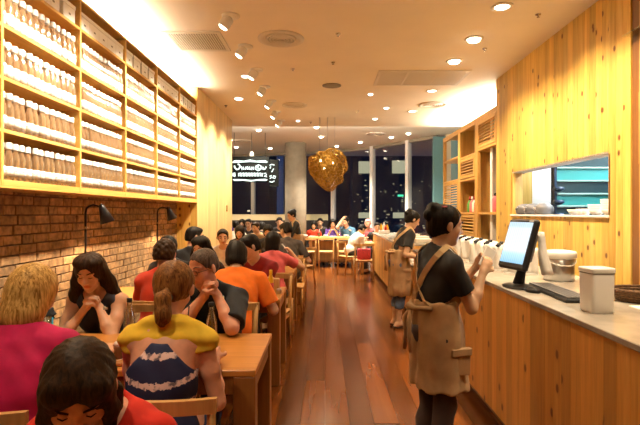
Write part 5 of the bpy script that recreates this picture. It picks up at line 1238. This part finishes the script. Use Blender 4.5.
# ------------------------------------------------------------------ diners along the wall
mid = [
 ('woman with curly brown hair in orange red top, back view at the second table', -1.33, 3.86, 4, dict(hair='curly', hairc='hair_brown', skinc='skin_pink', fem=True, bulk=1.12, shirt='cloth_orangered', sleeve=.7, lean=8, hunch=8, hpitch=12, hands=((-1.5, 4.28, .8), (-1.15, 4.28, .8)), res=.009)),
 ('man in bright orange shirt with black hair, back view at the second table', -.74, 3.90, 6, dict(hair='bowl', hairc='hair_black', skinc='skin_asian', bulk=1.12, shirt='cloth_orange', sleeve=.8, lean=16, hunch=12, hpitch=26, hands=((-.9, 4.36, .8), (-.52, 4.26, .8)), res=.009, s=1.03)),
 ('man in dark red shirt with thick black hair, turned sideways at the second table', -.68, 5.12, 162, dict(hair='short', hairc='hair_black', skinc='skin_asian', bulk=1.05, shirt='cloth_darkred', sleeve=.6, lean=14, hunch=12, hpitch=22, hyaw=-42, hands=((-.85, 4.78, .82), (-.6, 4.78, .82)), res=.009, s=1.06)),
 ('woman with long black hair facing the camera behind the grey haired man', -1.26, 5.12, 178, dict(hair='long', hairc='hair_black', fem=True, shirt='cloth_dark', sleeve=.6, lean=12, hunch=8, hpitch=18, hyaw=-12, res=.009)),
 ('dark haired diner by the wall behind the curly haired woman', -1.62, 5.10, 186, dict(hair='bob', hairc='hair_black', fem=True, shirt='cloth_dark', sleeve=.6, lean=12, hunch=8, hpitch=20, hyaw=40, res=.010)),
 ('woman with black bob in pink shirt, back view at the third table', -.62, 5.72, 6, dict(hair='bob', hairc='hair_black', fem=True, shirt='cloth_pink', sleeve=.6, lean=10, hunch=6, hpitch=8, hyaw=-14, hands=((-.75, 6.1, .82), (-.42, 5.98, 1.0)), curl=(.5, .8), res=.010, extras=(phone(1),))),
 ('diner with thick black hair seen from the side near the timber panel', -1.62, 5.74, -8, dict(hair='short', hairc='hair_black', skinc='skin_asian', shirt='cloth_black', sleeve=.7, lean=6, hunch=6, hpitch=8, hyaw=-48, res=.010, s=1.07)),
 ('woman with short dark hair facing the camera before the pale panel', -1.46, 7.0, 182, dict(hair='short', hairc='hair_black', fem=True, shirt='cloth_white', sleeve=.6, lean=10, hunch=6, hpitch=10, hyaw=10, hands=((-1.3, 6.75, .98), (-1.62, 6.62, .8)), face='open', res=.010)),
 ('man in grey shirt leaning left with black hair at the fourth table', -.58, 7.58, 14, dict(hair='short', hairc='hair_black', shirt='cloth_grey', sleeve=.8, lean=12, hunch=8, hpitch=18, hyaw=38, res=.011, s=1.12)),
 ('dark haired diner behind the pink shirted woman', -1.04, 8.95, 180, dict(hair='bowl', hairc='hair_black', fem=True, shirt='cloth_dark', res=.013, s=1.03)),
 ('diner with round black hair next to the end of the timber panel', -1.56, 8.97, 180, dict(hair='bob', hairc='hair_black', fem=True, shirt='cloth_dark', res=.013)),
 ('diner in white shirt seen from behind beside the timber panel end', -2.08, 11.2, 10, dict(hair='short', hairc='hair_black', shirt='cloth_white', sleeve=.8, res=.015, s=1.05)),
 ('diner in dark top left of the white mullion', -2.02, 13.0, 175, dict(hair='short', hairc='hair_black', shirt='cloth_dark', res=.016, s=1.1)),
 ('diner with warm lit face looking down near the sign', -1.46, 10.95, 150, dict(hair='short', hairc='hair_brown', shirt='cloth_tan', res=.015, s=1.04)),
 ('diner with black hair against the glowing ledge', -1.27, 13.4, 185, dict(hair='short', hairc='hair_black', shirt='cloth_dark', res=.017, s=1.15)),
 ('diner on the banquette below the middle of the sign', -2.55, 14.95, 180, dict(hair='bob', hairc='hair_black', fem=True, shirt='cloth_dark', res=.018, s=1.05)),
 ('diner on the banquette at the left end by the panel', -2.95, 14.9, 180, dict(hair='short', hairc='hair_black', shirt='cloth_purple', res=.018, s=1.05)),
 ('diner with lowered head left of the pillar', -1.58, 12.0, 5, dict(hair='bowl', hairc='hair_black', shirt='cloth_dark', res=.016, s=1.0)),
 ('child-sized diner left end of the long far table', -.33, 14.1, 180, dict(hair='bob', hairc='hair_black', fem=True, shirt='cloth_orangered', res=.016, s=.98)),
 ('diner in dark clothes second from left behind the long far table', -.14, 14.65, 178, dict(hair='short', hairc='hair_black', shirt='cloth_dark', res=.016, s=1.1)),
 ('woman in purple top behind the long far table', .22, 14.05, 182, dict(hair='long', hairc='hair_black', fem=True, shirt='cloth_purple', sleeve=.9, hpitch=22, hands=((.32, 13.6, .95), (.14, 13.6, .95)), res=.014, s=1.07)),
 ('dark diner between the purple top and the blue shirt', .50, 14.65, 180, dict(hair='short', hairc='hair_black', shirt='cloth_dark', res=.017, s=1.06)),
 ('man in blue shirt raising a hand behind the long far table', .70, 14.05, 150, dict(hair='short', hairc='hair_black', shirt='cloth_teal', sleeve=.7, hands=((.78, 13.8, .95), (.50, 13.8, 1.30)), poles=((-.5, .2, -1), (.5, 0, -1)), res=.013, s=1.14)),
 ('woman in white cardigan bowed over a small table on the right', .62, 11.75, -62, dict(hair='short', hairc='hair_black', fem=True, shirt='cloth_white', sleeve=1.6, lean=22, hunch=14, hpitch=38, hands=((.98, 12.1, .82), (.96, 11.85, .80)), res=.012, s=1.02, bulk=1.08)),
 ('pale haired person in pinkish top behind the white cardigan', 1.20, 13.55, 178, dict(hair='short', hairc='hair_pale', skinc='skin_pink', shirt='cloth_pink', res=.015, s=1.08)),
 ('dark clad diner right of the white cardigan near the counter end', 1.36, 12.62, 178, dict(hair='short', hairc='hair_black', shirt='cloth_black', res=.015, s=.98)),
]
for lab, x, y, rz, kw in mid:
    kw = dict(kw); kw.setdefault('lean', 10); kw.setdefault('hunch', 8); kw.setdefault('hpitch', 14)
    person(lab.replace('standing figure', 'diner'), x, y, rz, **kw)
# ------------------------------------------------------------------ chairs where the photograph lets them be seen
cs = [(-1.25, 1.90, 0, 'wooden chair of the blonde woman at the lower left'), (-.625, 2.02, 0, 'wooden chair of the woman in the yellow shawl'), (-1.5, 3.42, 180, 'wooden chair of the woman with clasped hands'), (-.74, 3.40, 176, 'wooden chair behind the grey haired man, back rail showing'),
 (-1.33, 3.86, 0, 'wooden chair of the curly haired woman'), (-.74, 3.88, 0, 'wooden chair of the man in orange'), (-.62, 5.12, 170, 'wooden chair of the man in dark red'), (-1.26, 5.15, 180, 'wooden chair of the long haired woman behind'),
 (-.60, 5.72, 0, 'wooden chair of the woman in pink'), (-.52, 7.0, 180, 'empty wooden chair on the far side of the third table'), (-.60, 7.85, 20, 'wooden chair of the man in grey'), (-.56, 8.85, 180, 'empty wooden chair beyond the fourth table'), (-.50, 9.55, 60, 'wooden chair turned towards the aisle near the standing waitress'),
 (.03, 13.15, 0, 'left empty chair in front of the long far table'), (.55, 13.15, 0, 'middle empty chair in front of the long far table'), (-.45, 13.1, 0, 'partly hidden empty chair at the left end of the long far table'),
 (.86, 10.75, 0, 'wooden chair carrying the red patterned bag'), (.60, 11.72, -62, 'wooden chair of the woman in the white cardigan')]
for x, y, rz, l in cs: chair(x, y, rz, l)
# ------------------------------------------------------------------ far tables
t = thing('long_table', 'long far table set with plates before the windows', 'table', (.2, 13.55, 0))
MB().box((-.68, -.3, .78), (.78, .3, .82), .005).build('tabletop', 'chair_wood', t)
for sx_ in (-.60, .68):
    for sy_ in (-.22, .22): MB().box((sx_-.04, sy_-.04, 0), (sx_+.04, sy_+.04, .78), .004).build('leg', 'dark_wood', t)
MB().box((-.55, -.05, .1), (.6, .05, .7)).build('panel', 'dark_wood', t)
for k in range(9):
    x = -.55+.19*k; q = k % 3
    if q == 0: tag(link('bowl', bwl, None, (x, 13.4, .82)), f'small white bowl on the long far table, {ORD[k//3]} from the left', 'bowl')
    elif q == 1: tag(MB().lathe([(.05, 0), (.10, .015), (.098, .018), (0, .006)], 18, (x, 13.48, .82)).build('plate', 'white_plastic'), f'white plate on the long far table, {ORD[k//3]} from the left', 'plate')
    else: cup_straw(x, 13.42, .82, f'clear glass on the long far table, {ORD[k//3]} from the left', 'tea', False)
t = thing('small_table', 'small wooden table in front of the woman in the white cardigan', 'table', (1.08, 12.02, 0))
MB().box((-.22, -.3, .72), (.22, .3, .75), .005).build('tabletop', 'chair_wood', t)
for sx_ in (-.16, .16):
    for sy_ in (-.24, .24): MB().box((sx_-.03, sy_-.03, 0), (sx_+.03, sy_+.03, .72), .003).build('leg', 'chair_wood', t)
cup_straw(.97, 12.0, .75, 'clear glass on the small table by the white cardigan', 'tea', False)
t = thing('patterned_bag', 'red patterned bag resting on the chair seat near the counter', 'bag', (.87, 10.72, .45))
rbox(MB(), .15, .06, .24, .03).build('body', 'red_pattern', t); MB().tube([(-.07, 0, .23), (-.05, 0, .32), (.05, 0, .32), (.07, 0, .23)], .007, 6).build('handle', 'pinkish', t)
for (x, y, h_, mt, nm) in [(-.72, 6.25, .2, 'ketchup', 'red'), (-.62, 6.32, .22, 'mustard', 'yellow')]:
    tag(MB().lathe([(.03, 0), (.03, h_*.6), (.014, h_*.85), (.014, h_), (0, h_)], 12, (x, y, .75)).build('sauce_bottle', mt), f'{nm} sauce bottle on the third table', 'bottle')
t = thing('plate', 'white plate on the second table beside the orange shirt', 'plate', (-1.05, 4.5, .75)); MB().lathe([(.06, 0), (.07, .004), (.12, .018), (.118, .022), (0, .008)], 24).build('dish', 'white_plastic', t)
